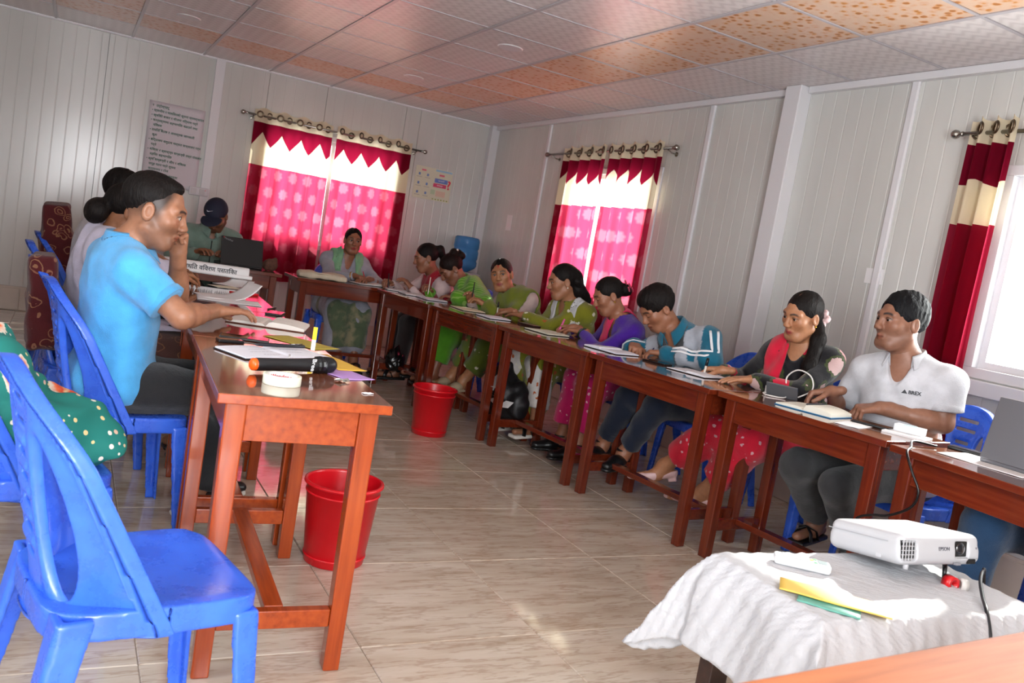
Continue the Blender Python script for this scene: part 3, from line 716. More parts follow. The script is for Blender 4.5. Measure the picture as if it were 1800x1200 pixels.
PAISLEY = m_cloth('paisley_print', 'paisley', c2='8a6a44', c3='7a4440', scale=1.0); STREAK = m_cloth('streaked_shawl', 'streak', c2='a8c86a'); FADED = m_cloth('faded_green_cloth', 'blotch', c2='8a8468')
SPARKLE = m_cloth('sequined_cloth', 'sprig', c2='d8a8b0', c3='c89aa0', scale=1.7)
LEATHER = mat('black_leather', '101012', .35); SOLEW = mat('white_rubber_sole', 'd8d4cc', .6); BEIGE = mat('beige_canvas', 'a8957a', .7); PINKL = mat('pale_pink_leather', 'd8b4b4', .4)
def make_eye():
    b = MB().lathe([(.0125*math.sin(a), -.0125*math.cos(a)) for a in [math.pi*i/14 for i in range(15)]][1:-1], 16, rot=Matrix.Rotation(-math.pi/2, 3, 'X'))
    me = b.mesh('eye'); me.materials.append(EYEW); me.materials.append(EYED)
    for p in me.polygons:
        if p.center.y > .0093: p.material_index = 1
        p.use_smooth = True
    return me
EYE = make_eye()
POSE = {'flat': (6, 10, 6), 'rest': (24, 30, 18), 'write': (48, 52, 28), 'cup': (38, 40, 20), 'fist': (70, 85, 45), 'claw': (55, 30, 18), 'soft': (10, 22, 16)}
def ik(a, c, la, lb, hint):
    d = c-a; L = min(np.linalg.norm(d), (la+lb)*.995); u = unit(d); c = a+u*L
    x = (la*la-lb*lb+L*L)/(2*L); h = math.sqrt(max(la*la-x*x, 1e-6)); n = np.array(hint, float); n = n-u*(n @ u); n = unit(n)
    return a+u*x+n*h, c
def hand_prims(f, W, a, b, side, pose, s=1.0, k=.010):
    """W wrist, a finger direction, b back-of-hand direction, side +1 right / -1 left"""
    a = unit(a); b = unit(np.array(b)-a*(np.array(b) @ a)); c = np.cross(b, a)*side; P = lambda x, y, z: W+s*(a*x+c*y+b*z)
    f.cone(P(-.04, 0, 0), .026*s, P(.005, 0, 0), .025*s, .012, flat=(b, .8))
    segs = ((.030, (.039, .024, .019), .082), (.0105, (.043, .027, .020), .087), (-.0095, (.040, .026, .019), .083), (-.028, (.031, .020, .017), .075))
    tips = []
    for i, (y, ls, kx) in enumerate(segs):
        f.cone(P(.012, y*.55, 0), .0165*s, P(kx, y, .002), .0115*s, .012)
        p = P(kx, y, .002); ang = 0; r = .0096 if i < 3 else .0084
        sp = y*1.2
        for j, L in enumerate(ls):
            ang += math.radians(POSE[pose][j]*(1+.12*(i-1)*(pose != 'flat')))
            q = p+s*L*(a*math.cos(ang)-b*math.sin(ang)+c*sp*(1 if j == 0 else .3))
            f.cone(p, r*s, q, (r-.0009)*s, .004); p = q; r -= .0008
        tips.append(p)
    p = P(.018, .024, -.006); d = [unit(a*.62+c*.70-b*.30), unit(a*.86+c*.25-b*.38), unit(a*.93+c*.02-b*.34)]
    for j, (L, r0, r1) in enumerate(((.040, .0145, .0115), (.031, .0112, .0098), (.024, .0098, .0085))):
        q = p+s*L*d[j]; f.cone(p, r0*s, q, r1*s, .006); p = q
    tips.append(p)
    return tips
NOISEP = [unit(np.random.randn(3)) for _ in range(8)]
def wrinkle(amp, sc=1.0, ph=0.0):
    def g(X, Y, Z):
        r = 0
        for i, (fr, am) in enumerate(((22, 1), (31, .8), (47, .5), (63, .35))):
            n = NOISEP[i]; m = NOISEP[i+4]
            r = r+am*np.sin(sc*fr*(X*n[0]+Y*n[1]+Z*n[2])+2.2*np.sin(sc*fr*.45*(X*m[0]+Y*m[1]+Z*m[2])+ph)+ph*1.7*i)
        return amp*r*.5
    return g
ALLP = {}
def person(label, pel, face, neck, head, look, armR, armL, kneeR, ankR, kneeL, ankL, skin='9a6a4c', hair='short', haircol='1a1412', female=False,
           top='polo', topcol='5fb0e6', topmat=None, topfn=None, legs='trousers', legcol='2a2a2c', legmat=None, shoe='closed', hs=1.0, fat=1.0, vox=.0095, hvox=.0042,
           up_hint=(0, 0, 1), stubble=0.0, roll=0.0, scarf=None, neckcut='round', handpose=('rest', 'rest'), handdir=(None, None), handup=((0, 0, 1), (0, 0, 1)), toes=None,
           lips=None, gaze=None, shut=False, extra=None, hem=None, blink=.30):
    org = V3(pel[0], pel[1], 0); root = thing('person', label, 'person', tuple(org), 0, None)
    P, N, Hd = V3(*pel), V3(*neck), V3(*head)
    d = unit(V3(face[0], face[1], 0)); u = unit(N-P); r0 = np.cross(d, V3(0, 0, 1)); r = unit(r0-u*(r0 @ u)); f = np.cross(u, r); L = np.linalg.norm(N-P)
    sc = .93 if female else 1.0
    sw = (.152 if female else .168)*(.7+.3*fat)
    sk = np.array(lin(skin)[:3])
    drop = .060 if female else .072; SR, SL = N-u*drop+r*sw, N-u*drop-r*sw; la, lb = .275*sc, .245*sc
    def arm(S, A, side):
        w, e = V3(*A[0]), A[1]
        if e is not None and len(A) > 2 and A[2] == 'pos':       # elbow given
            E = V3(*e); E = S+unit(E-S)*min(np.linalg.norm(E-S), la*1.1); w = E+unit(w-E)*min(np.linalg.norm(w-E), lb*1.08); return E, w
        return ik(S, w, la, lb, e if e is not None else (r*side*.6-V3(0, 0, 1)*.8))
    ER, WR_ = arm(SR, armR, 1); EL, WL_ = arm(SL, armL, -1)
    hipR, hipL = P+r*.085, P-r*.085
    def leg(h, k, a):
        k = V3(*k); k = h+unit(k-h)*.42*sc*1.02; a = V3(*a); a = k+unit(a-k)*np.clip(np.linalg.norm(a-k), .34*sc, .42*sc); return k, a
    KR, AR = leg(hipR, kneeR, ankR); KL, AL = leg(hipL, kneeL, ankL)
    F_ = unit(look); uh = unit(up_hint); Rr = unit(np.cross(F_, uh)); U_ = np.cross(Rr, F_)
    if roll: c_, s_ = math.cos(roll), math.sin(roll); Rr, U_ = c_*Rr+s_*U_, c_*U_-s_*Rr
    Hm = np.array([Rr, F_, U_]); W = lambda x, y, z: Hd+hs*(x*Rr+y*F_+z*U_)
    am = (.043, .037, .024) if female else (.050, .042, .0275)
    am = tuple(x*(.4+.6*fat) for x in am)
    T = np.array([r, f, u])
    def torso(F, e, k=.05, legs_=True):
        F.ell(P+u*.01-f*.01, (.168*fat+e, .128*fat+e, .12+e), T, k)
        F.ell(P+u*L*.36+f*.008*fat, ((.140 if female else .150)*fat+e, .112*fat+e, .17+e), T, k)
        F.ell(P+u*L*.68, ((.148 if female else .166)*(.5+.5*fat)+e, .108*(.5+.5*fat)+e, .18+e), T, k)
        F.cone(SR-r*.02, .058+e, SL+r*.02, .058+e, k, flat=(f, .95))
        for S in (SR, SL): F.cone(N+u*.005, .045+e*.6, S-u*.0, .048+e*.6, .04)
        if female:
            for q in (-1, 1): F.ell(P+u*L*.66+r*q*.072+f*.085, (.062+e*.5, .055+e*.5, .062+e*.5), T, .04)
    def legp(F, e0, e1, e2, k=.03):
        for h, K, A in ((hipR, KR, AR), (hipL, KL, AL)):
            F.cone(h, .082*fat+e0, K, .056+e1, k); F.cone(K, .054+e1, A, .036+e2, k)
    # ---- body: one continuous surface (coarse over trunk and limbs, fine over head and hands)
    pts = np.array([P, N, Hd, SR, SL, ER, EL, WR_, WL_, KR, KL, AR, AL]); lo, hi = pts.min(0)-.17, pts.max(0)+.17; lo[2] = max(lo[2], -.02)
    body = []
    B = Field(lo, hi, vox); torso(B, -.004); legp(B, 0, 0, 0)
    for S, E, w in ((SR, ER, WR_), (SL, EL, WL_)): B.cone(S, am[0], E, am[1], .02); B.cone(E, am[1], w, am[2], .015); B.cone(E+unit(w-E)*.06, am[1]*1.03, E+unit(w-E)*.11, am[1]*.9, .02)
    nb = Hd*.35+N*.65
    B.cone(N-u*.05, .062, W(0, -.018, -.06), .052 if female else .058, .03)
    B.plane(nb, N-Hd if False else Hd-N)
    tz = toes or {}
    feet = []
    for nm, K, A in (('R', KR, AR), ('L', KL, AL)):
        t = tz.get(nm) or (d[0], d[1], -.05); t = unit(V3(*t)); toe = A+t*.17*sc+V3(0, 0, -.045); heel = A-t*.045+V3(0, 0, -.045); feet.append((A, t, toe, heel))
        B.cone(heel, .030, toe, .024, .02, flat=((0, 0, 1), .8)); B.cone(A, .036, heel*.6+toe*.4, .034, .03)
    body.append(B.nets())
    hl = Hd; box = .17*hs
    lo2 = np.minimum(hl-box, N-.08); hi2 = np.maximum(hl+box, N+.08)
    lo2 = np.maximum(lo2, hl-.26); 
    G = Field(lo2, hi2, hvox)
    G.cone(N-u*.05, .062, W(0, -.018, -.06), .052 if female else .058, .0)
    torso_neck = (SR, SL)
    for S in torso_neck: G.cone(N+u*.005, .043, S, .046, .04)
    G.plane(nb-unit(Hd-N)*.012, -(Hd-N))
    E_ = lambda c, rr, k=.02, mode='add': G.ell(W(*c), tuple(x*hs for x in rr), Hm, k*hs, mode)
    C_ = lambda a, ra, b, rb, k=.012, mode='add': G.cone(W(*a), ra*hs, W(*b), rb*hs, k*hs, mode)
    jw = .92 if female else 1.0
    E_((0, -.012, .034), (.073, .093, .083), .03); E_((0, .026, -.034), (.060*jw, .060, .078), .035); C_((-.022*jw, .058, -.094), .020, (.022*jw, .058, -.094), .020, .03)
    for q in (-1, 1):
        C_((q*.056*jw, -.004, -.055), .016, (q*.028, .048, -.092), .016, .03)            # jaw line
        if fat > 1.1: E_((q*.036, .044, -.052), (.032, .036, .036), .02)
        E_((q*.042, .056, -.018), (.022, .020, .020), .03)                                # cheek bones
        C_((q*.012, .083, .026), .011, (q*.046, .068, .026), .010, .018)                  # brow ridge
        E_((q*.031, .094, .003), (.019, .016, .011), .012, 'cut')                         # eye sockets
        E_((q*.076, -.010, -.004), (.010, .019, .031), .006); E_((q*.084, -.006, -.001), (.006, .010, .018), .006, 'cut')
        E_((q*.0125, .096, -.031), (.0085, .011, .0085), .008)                            # nostril wings
        E_((q*.031, .0745, .0045), (.0142, .0142, .0142), .003)                           # lids
        E_((q*.031, .088, .0045-(.0 if shut else .001)), (.0135, .012, .0006 if shut else .0062*blink*1.7), .002, 'cut')
    C_((0, .085, .014), .0085, (0, .100, -.025), .0115, .012); E_((0, .100, -.027), (.0115, .011, .010), .008)
    C_((-.018, .079, -.060), .005, (0, .087, -.058), .0062, .008); C_((.018, .079, -.060), .005, (0, .087, -.058), .0062, .008)
    C_((-.013, .080, -.071), .0055, (.013, .080, -.071), .0055, .008); C_((0, .084, -.070), .0058, (0, .084, -.070), .0058, .008)
    C_((-.020, .094, -.0655), .0016, (.020, .094, -.0655), .0016, .003, 'cut')
    hv = G.nets(); body.append(hv)
    tips = {}
    hsz = .94 if female else 1.04
    for nm, w, E, side, i in (('R', WR_, ER, 1, 0), ('L', WL_, EL, -1, 1)):
        a = unit(V3(*handdir[i])) if handdir[i] is not None else unit(w-E)
        b = V3(*handup[i]); Q = Field(w+a*.07-.135, w+a*.07+.135, .0042)
        tips[nm] = hand_prims(Q, w, a, b, side, handpose[i], hsz); Q.cone(E, am[1], w, am[2], .012); body.append(Q.nets())
    me = np_mesh('body', body, org); n0 = len(body[0][0]); n1 = n0+len(hv[0])
    co = np.concatenate([b[0] for b in body]); c = np.tile(sk, (len(co), 1))
    q = (hv[0]-Hd) @ Hm.T/hs; x, y, z = np.abs(q[:, 0]), q[:, 1], q[:, 2]
    def mixc(w, col):
        w = np.clip(w, 0, 1)[:, None]; c[n0:n1] = c[n0:n1]*(1-w)+np.array(col)*w
    front = np.clip((y-.05)/.02, 0, 1)
    hc = np.array(lin(haircol)[:3])
    mixc(front*np.exp(-((z+.018)/.02)**2-((x-.042)/.02)**2)*.25, sk*np.array([1.15, .8, .75]))
    lipc = np.array(lin(lips)[:3]) if lips else sk*np.array([.85, .55, .52])
    mixc(front*(y > .074)*np.clip(1.4-np.sqrt((x/.024)**2+((z+.0645)/.0125)**2)*1.2, 0, 1)*1.3, lipc)
    mixc((y > .07)*np.clip(1.5-np.abs(z+.0655)/.0018, 0, 1)*(x < .022), lipc*.35)
    bz = .027+.005*np.sin(np.clip((x-.012)/.038, 0, 1)*math.pi)-.003
    mixc((y > .05)*np.clip(1.6-np.abs(z-bz)/.0040, 0, 1)*np.clip((x-.010)/.004, 0, 1)*np.clip((.052-x)/.006, 0, 1)*.95, hc)
    ez = .0045+.0075*np.sqrt(np.clip(1-((x-.031)/.0165)**2, 0, 1))-.0005
    if shut: ez = .0045-.004*np.sqrt(np.clip(1-((x-.031)/.0165)**2, 0, 1))
    mixc((y > .066)*np.clip(1.4-np.abs(z-ez)/.0024, 0, 1)*(np.abs(x-.031) < .0165)*.92, hc*.6)
    mixc((y > .08)*np.exp(-((x-.008)/.004)**2-((z+.036)/.003)**2)*.7, sk*.2)
    if stubble:
        mixc(stubble*np.clip((.0-.012-z)/.03, 0, 1)*np.clip((y+.02)/.03, 0, 1)*np.clip((x*1.0+.02+(-.05-z)*.6)/.03, 0, 1)*(1-np.exp(-((x/.03)**2+((z+.064)/.012)**2))*.8), hc*1.5)
    if hair == 'fade': mixc(np.clip((z+.055)/.075, 0, 1)*np.clip((.040+.4*np.clip(z-.01, 0, .05)-y)/.022, 0, 1)*.93*(x < .0745), hc*1.2)
    if hair == 'cap' or hair == 'short': mixc(np.clip((z+.035)/.03, 0, 1)*np.clip((.0-y)/.03, 0, 1)*.9, hc)
    if extra and 'tika' in extra: mixc((y > .05)*np.exp(-(x/.006)**2-((z-.066)/.012)**2)*1.2, lin('a02018')[:3])
    nail = np.zeros(len(co), bool)
    for nm in tips:
        for t in tips[nm]: nail |= (np.linalg.norm(co-t, axis=1) < .008)
    nail[:n1] = False; c[nail] = c[nail]*.6+np.array(lin('c89a88')[:3])*.4
    paint(me, c); body_o = link('body', me, SKIN, root, True)
    if not shut:
        g = unit(gaze) if gaze is not None else F_
        for sx in (-1, 1):
            o = link('eye', EYE, None, body_o); fy = unit(g*.7+F_*.5); rx = unit(np.cross(fy, U_)); uz = np.cross(rx, fy); p = W(sx*.031, .0748, .0045)-org
            o.matrix_local = Matrix([[rx[i]*hs, fy[i]*hs, uz[i]*hs, p[i]] for i in range(3)]+[[0, 0, 0, 1]])
    # ---- hair
    Q = Field(hl-.30*hs, hl+.23*hs, hvox*1.1)
    EH = lambda c, rr, k=.02, mode='add': Q.ell(W(*c), tuple(x*hs for x in rr), Hm, k*hs, mode)
    CHh = lambda a, ra, b, rb, k=.02: Q.cone(W(*a), ra*hs, W(*b), rb*hs, k*hs)
    if hair != 'none':
        th = {'fade': .006, 'short': .009, 'thick': .013, 'swept': .010, 'cap': .006}.get(hair, .008)
        if hair in ('fade', 'short', 'thick', 'cap', 'swept'):
            EH((0, -.024 if hair == 'fade' else -.016, .046 if hair == 'fade' else .040), (.0755, .094, .084) if hair == 'fade' else (.073+th*.8, .093+th*.8, .083+th*1.15), 0)
            if hair == 'thick': EH((0, .025, .082), (.060, .060, .042), .03)
            if hair == 'fade': EH((0, .008, .094), (.052, .060, .028), .008)
            if hair != 'fade': EH((0, .128, -.018 if hair != 'swept' else -.002), (.092 if hair != 'swept' else .084, .082, .094), .006, 'cut')   # face opening
            low = {'fade': .018, 'cap': .0, 'short': -.045, 'thick': -.05, 'swept': -.045}[hair]
            Q.plane(W(0, -.05, low), -(U_*.92+F_*.38), .004) if hair != 'fade' else None
            for q_ in (-1, 1): EH((q_*.085, .0, -.022), (.03, .034, .036), .008, 'cut')
        else:
            EH((0, -.0165, .038), (.0790, .0945, .087), 0)
            EH((0, .122, -.006), (.074, .080, .098), .006, 'cut'); Q.box(W(0, .02, .13), (.0022*hs, .09*hs, .022*hs), Hm, .001, .006*hs, 'cut')
            Q.plane(W(0, -.05, -.06), -(U_*.75+F_*.66), .01)
            for q_ in (-1, 1): EH((q_*.092, .01, -.022), (.028, .030, .036), .01, 'cut')
            if hair in ('bun', 'bunflower', 'bunlow'):
                c0 = (0, -.115, .005) if hair != 'bunlow' else (0, -.118, -.045)
                rb = .044 if hair != 'bunlow' else .058
                EH(c0, (rb*1.1, rb*.85, rb), .02); EH((c0[0]+.02, c0[1]-.012, c0[2]+.012), (rb*.6, rb*.6, rb*.6), .006); EH((c0[0]-.018, c0[1]-.01, c0[2]-.014), (rb*.6, rb*.55, rb*.6), .006)
            if hair == 'highbun': EH((0, -.085, .098), (.040, .036, .036), .015); EH((.018, -.11, .075), (.036, .034, .034), .01); EH((-.01, -.12, .05), (.034, .03, .034), .01)
            if hair == 'pony':
                CHh((0, -.085, .06), .026, (0, -.125, .055), .032, .02); CHh((0, -.125, .055), .032, (.0, -.145, -.03), .027, .02); CHh((0, -.145, -.03), .027, (0, -.135, -.11), .012, .02)
            if hair == 'long':
                CHh((.0, -.085, .02), .055, (0, -.095, -.08), .05, .03)
                a = W(0, -.09, -.06); b_ = N-f*.11+u*.0+r*.03*0; e_ = N-f*.135-u*.20
                for off in (-.04, 0, .04): Q.cone(a+r*off*.6, .034, b_+r*off, .036, .02)
            if hair == 'lowpony':
                CHh((0, -.09, -.015), .035, (.01, -.105, -.06), .032, .03)
        Q.bumps(wrinkle(.0011 if hair in ('fade', 'cap') or female else .0030, 4.2 if female else 5.5, .3))
        hm = [Q.nets()]
        if hair in ('long', 'lowpony'):
            Q2 = Field(np.minimum(N-.30, Hd-.30)-V3(0, 0, .15), np.maximum(N, Hd)+.12, .006)
            if hair == 'long':
                for off in (-.045, -.015, .015, .045):
                    p0, p1, p2, p3 = W(off*.9, -.085, .0), N-f*.095+r*off*1.1+u*.03, N-f*.125+r*off*1.2-u*.12, N-f*.12+r*off*.7-u*.30
                    Q2.cone(p0, .034, p1, .033, .02); Q2.cone(p1, .033, p2, .030, .02); Q2.cone(p2, .030, p3, .012, .02)
            else:
                p0, p1, p2, p3 = W(.0, -.10, -.04), N+f*.02-r*.10+u*.055, N+f*.105-r*.10-u*.06, N+f*.135-r*.06-u*.22
                if extra and 'ponyside' in extra: pass
                Q2.cone(p0, .034, p1, .032, .03); Q2.cone(p1, .032, p2, .034, .03); Q2.cone(p2, .034, p3, .016, .03)
            Q2.bumps(wrinkle(.0020, 3.0, .8)); hm.append(Q2.nets())
        me = np_mesh('hair', hm, org); paint(me, hc); hair_o = link('hair', me, HAIR, root, True)
    # ---- top
    tcol = np.array(lin(topcol)[:3]); S_ = Field(lo, hi, vox*.9)
    long_ = top in ('long', 'jacket', 'kurta'); e = {'polo': .014, 'shirt': .014, 'long': .012, 'jacket': .024, 'kurta': .014}[top]
    torso(S_, e, .055); S_torso = S_.F.copy()
    for S, E, w in ((SR, ER, WR_), (SL, EL, WL_)):
        if long_:
            S_.cone(S, am[0]+e+.004, E, am[1]+e, .03); S_.cone(E, am[1]+e, E+(w-E)*(.93 if top != 'kurta' else .86), am[2]+e*.9, .02)
        else:
            m = S+(E-S)*.66; S_.cone(S, am[0]+e+.002, m, am[0]+e+.004, .035)
    if top == 'kurta':      # skirt of the tunic over the lap
        for h, K in ((hipR, KR), (hipL, KL)): S_.cone(h, .108+e, h+(K-h)*.95, .092+e, .06)
        S_.cone((KR+KL)/2-f*.0+V3(0, 0, -.02)-(KR-hipR)*.05, .06, (KR+KL)/2+V3(0, 0, -.20)-(KR-hipR)*.02, .055, .06, flat=(unit(KR-hipR), .6))
        for K, A_ in ((KR, AR), (KL, AL)): S_.cone(K-(KR-hipR)*.04, .100, K+V3(0, 0, -.22)+(A_-K)*.1, .104, .05)
    else:
        S_.ell(P+u*.0, (.178*fat+e, .138*fat+e, .11), T, .03)
        S_.plane(P-u*.055, -u, .01)
    S_.bumps(wrinkle(.0075 if top != 'jacket' else .010, 1.0, pel[1]*5))
    if not long_:           # sleeve ends
        for S, E in ((SR, ER), (SL, EL)):
            m = S+(E-S)*.70; a = unit(E-S); X, Y, Z = S_.pts((slice(None),)*3)
            t = (X-m[0])*a[0]+(Y-m[1])*a[1]+(Z-m[2])*a[2]; rad = np.sqrt((X-m[0])**2+(Y-m[1])**2+(Z-m[2])**2)
            S_.F = np.where((rad < .13) & (t > 0), np.maximum(S_.F, t), S_.F).astype(np.float32)
    S_full = S_.F.copy()
    S_.cone(N-u*.045, .060, N+u*.14, .080, .006, 'cut')
    if neckcut == 'v': S_.cone(N+f*.055-u*.01, .048, N+f*.125-u*.10, .012, .008, 'cut')
    elif neckcut == 'round': S_.cone(N+f*.05-u*.0, .05, N+f*.09-u*.025, .03, .01, 'cut')
    elif neckcut == 'open': S_.cone(N+f*.06, .055, N+f*.14-u*.10, .018, .01, 'cut')
    sv = S_.nets(); me = np_mesh('top', [sv], org)
    q = (sv[0]-N) @ T.T; cc = np.tile(tcol, (len(sv[0]), 1))
    if topfn: cc = topfn(q, cc, sv[0], dict(ER=ER, EL=EL, WR=WR_, WL=WL_, SR=SR, SL=SL))
    paint(me, cc); topname = {'polo': 'polo_shirt', 'shirt': 'shirt', 'long': 'blouse', 'jacket': 'jacket', 'kurta': 'tunic'}[top]; top_o = link(topname, me, topmat or CLOTH, root, True)
    if top in ('polo', 'shirt', 'jacket'):      # collar standing round the neck, with short lapels
        hgt = .046 if top != 'jacket' else .082; mx = {'v': 160, 'open': 138, 'round': 166}[neckcut]; fo = .013 if top != 'jacket' else .02
        def colf(a_, b_):
            th = math.radians((a_-.5)*2*mx); ca, sa = math.cos(th), math.sin(th); fr = max(0, -ca)     # th = 0 at the nape
            if b_ < .45: q = b_/.45; rad, z = .066+.006*q, -.022+(hgt*(1-.45*fr)+.022)*q
            else: q = (b_-.45)/.55; rad, z = .072+(fo+.022*fr)*q, hgt*(1-.45*fr)-q*(.046+.030*fr**3)
            p_ = N+r*(rad*sa)+f*(-rad*.93*ca+.012+.02*fr)+u*(z-.012*fr)+u*.004; return tuple(p_-org)
        cb_ = MB().grid(colf, 44, 9).build('collar', topmat or CLOTH, top_o, True, solid=.003); paint(cb_.data, tcol*(.92 if top != 'jacket' else 1))
    if top == 'polo':
        for S, E in ((SR, ER), (SL, EL)):
            a = unit(E-S); m = S+(E-S)*.70; rr = am[0]+e+.0075; x = unit(np.cross(a, V3(0, 0, 1))); y = np.cross(a, x); b = MB(); ring_ = []
            rot = Matrix([[x[i], y[i], a[i]] for i in range(3)])
            b.lathe([(rr-.003, -.030), (rr, -.026), (rr+.002, -.002), (rr-.004, .001), (rr-.012, -.004)], 28, tuple(m-org), rot, False).build('sleeve_band', None, top_o, True)
            o = top_o.children[-1]; paint(o.data, tcol*.86); o.data.materials.append(topmat or CLOTH)
    # ---- scarf or shawl: a shell over the top, bounded in body coordinates
    if scarf:
        for sc_ in (scarf if isinstance(scarf, list) else [scarf]):
            Kf = Field(lo, hi, vox*.9); base = S_full if sc_.get('base') == 'full' else S_torso
            X, Y, Z = Kf.pts((slice(None),)*3); xr = (X-N[0])*r[0]+(Y-N[1])*r[1]+(Z-N[2])*r[2]; yf = (X-N[0])*f[0]+(Y-N[1])*f[1]+(Z-N[2])*f[2]; zu = (X-N[0])*u[0]+(Y-N[1])*u[1]+(Z-N[2])*u[2]
            reg = sc_['fn'](xr, yf, zu); fold = sc_.get('fold', .004)*np.sin(sc_.get('freq', 60)*(xr*sc_.get('fd', (1, 0, .3))[0]+yf*sc_.get('fd', (1, 0, .3))[1]+zu*sc_.get('fd', (1, 0, .3))[2])+1.5*np.sin(12*zu+9*xr))
            t = sc_.get('t', .014); Dd = np.maximum(np.maximum(base-t-fold, -(base-.001)), reg)
            Nk = np.sqrt(xr**2+(yf-.01-.18*zu)**2); Dd = np.where(zu > -.05, np.maximum(Dd, .061-Nk), Dd)
            Kf.F = Dd.astype(np.float32); kv = Kf.nets(); me = np_mesh('scarf', [kv], org); cc = np.tile(np.array(lin(sc_['col'])[:3]), (len(kv[0]), 1))
            if 'paint' in sc_: cc = sc_['paint']((kv[0]-N) @ T.T, cc)
            paint(me, cc); link(sc_.get('name', 'scarf'), me, sc_.get('mat', CLOTH), root, True)
    # ---- legs
    if legs:
        Q = Field(lo, hi, vox)
        if legs == 'trousers': Q.ell(P-f*.01, (.172*fat, .135*fat, .115), T, .04); legp(Q, .016, .018, .028)
        else: Q.ell(P-f*.01, (.18, .145, .115), T, .04); legp(Q, .028, .038, .040, .05)
        for A, K in ((AR, KR), (AL, KL)):
            up = .055 if legs == 'trousers' else .10; a = unit(A-K); m = A-a*up; X, Y, Z = Q.pts((slice(None),)*3)
            t = (X-m[0])*a[0]+(Y-m[1])*a[1]+(Z-m[2])*a[2]; rad = np.sqrt((X-A[0])**2+(Y-A[1])**2+(Z-A[2])**2)
            Q.F = np.where((rad < .13) & (t > -.03), np.maximum(Q.F, t), Q.F).astype(np.float32)
        Q.plane(P+V3(0, 0, .10), V3(0, 0, 1)); Q.bumps(wrinkle(.009, .9, pel[1]*3)); lv = Q.nets(); me = np_mesh('trousers', [lv], org); cc = np.tile(np.array(lin(legcol)[:3]), (len(lv[0]), 1)); paint(me, cc)
        link('trousers' if legs == 'trousers' else 'loose_trousers', me, legmat or CLOTH, root, True)
    # ---- footwear
    for A, t, toe, heel in feet:
        if not shoe: continue
        Q = Field(np.minimum(toe, heel)-.09, np.maximum(toe, heel)+V3(.09, .09, .13), .005); dn = np.cross(unit(np.cross(t, V3(0, 0, 1))), t); dn = dn if dn[2] > 0 else -dn; s_ = unit(np.cross(t, dn))
        if shoe in ('closed', 'trainer'):
            Q.cone(heel+dn*.012, .036, heel*.45+toe*.55+dn*.006, .042, .01, flat=(dn, .9)); Q.cone(heel*.45+toe*.55+dn*.004, .042, toe+dn*.0, .031, .02, flat=(dn, .75)); Q.cone(heel+dn*.02+t*.01, .036, A+dn*.02, .042, .02)
            Q.plane(heel-dn*.022, -dn, .004); Q.plane(A+dn*.028, dn, .004)
            if shoe == 'trainer': Q.cone(A+t*.03+dn*.01, .034, heel*.4+toe*.6+dn*.02, .03, .02)
            me = np_mesh('shoe', [Q.nets()], org); o = link('shoe', me, LEATHER, root, True)
            b = Field(np.minimum(toe, heel)-.09, np.maximum(toe, heel)+.09, .005); b.cone(heel-dn*.020, .039, heel*.45+toe*.55-dn*.02, .046, .0, flat=(dn, .45)); b.cone(heel*.45+toe*.55-dn*.02, .046, toe-dn*.02, .034, .01, flat=(dn, .45)); b.plane(heel-dn*.032, -dn, .003); b.plane(heel-dn*.010, dn, .002)
            if shoe == 'trainer': b.bumps(lambda X, Y, Z: .004*np.sin(170*(X*t[0]+Y*t[1])))
            link('sole', np_mesh('sole', [b.nets()], org), SOLEW if shoe == 'trainer' else LEATHER, o, True)
        elif shoe in ('flat', 'clog'):
            m_ = PINKL if shoe == 'flat' else BEIGE
            Q.cone(heel+dn*.006, .034, heel*.45+toe*.55, .038, .01, flat=(dn, .9)); Q.cone(heel*.45+toe*.55, .038, toe+t*.012, .020, .02, flat=(dn, .7)); Q.plane(heel-dn*.024, -dn, .004)
            if shoe == 'flat': Q.cone(A-dn*.004+t*.0, .034, heel*.35+toe*.65+dn*.03, .024, .006, 'cut'); Q.plane(heel+dn*.018, dn, .004); Q.box(heel-dn*.026, (.022, .022, .014), np.array([t, s_, dn]), .004, .004)
            else: Q.plane(A-dn*.005, dn, .004); Q.box(heel*.5+toe*.5-dn*.026, (.115, .040, .010), np.array([t, s_, dn]), .008, .004)
            link('shoe', np_mesh('shoe', [Q.nets()], org), m_, root, True)
        else:       # sandal: sole and two crossed straps
            Q.box(heel*.5+toe*.5-dn*.030, (.125, .042, .012), np.array([t, s_, dn]), .010); o = link('sandal', np_mesh('sandal', [Q.nets()], org), SOLEW if shoe == 'sandalwhite' else LEATHER, root, True)
            mid = heel*.42+toe*.58
            for q_ in (-1, 1):
                MB().tube([mid+s_*q_*.044-dn*.022-org-t*.03, mid+s_*q_*.034+dn*.018-org-t*.015, mid+dn*.034-org+t*.005, mid-s_*q_*.034+dn*.012-org+t*.03, mid-s_*q_*.044-dn*.022-org+t*.04], .016, 8, flat=.22, up=tuple(dn)).build('strap', LEATHER, o, True)
    info = dict(root=root, W=W, tips=tips, T=T, N=N, org=org, ER=ER, EL=EL, WR=WR_, WL=WL_, SR=SR, SL=SL, am=am, hs=hs, r=r, f=f, u=u, top=top_o, e=e, Hm=Hm, body=body_o, hair=hair_o if hair != 'none' else None, feet=feet, K=(KR, KL), A=(AR, AL))
    return info
def bangle(I, name, where, t, m, rad=.033, thick=.004, n=1):
    """rings round a forearm: t is the position from elbow to wrist"""
    E, w = (I['ER'], I['WR']) if where == 'R' else (I['EL'], I['WL']); a = unit(w-E); x = unit(np.cross(a, V3(.1, .2, 1))); y = np.cross(a, x)
    for i in range(n):
        c = E+(w-E)*(t+.035*i)-I['org']
        pts = [tuple(c+rad*(x*math.cos(q)+y*math.sin(q))) for q in [2*math.pi*j/24 for j in range(25)]]
        MB().tube(pts, thick, 8).build(name, m, I['body'], True)
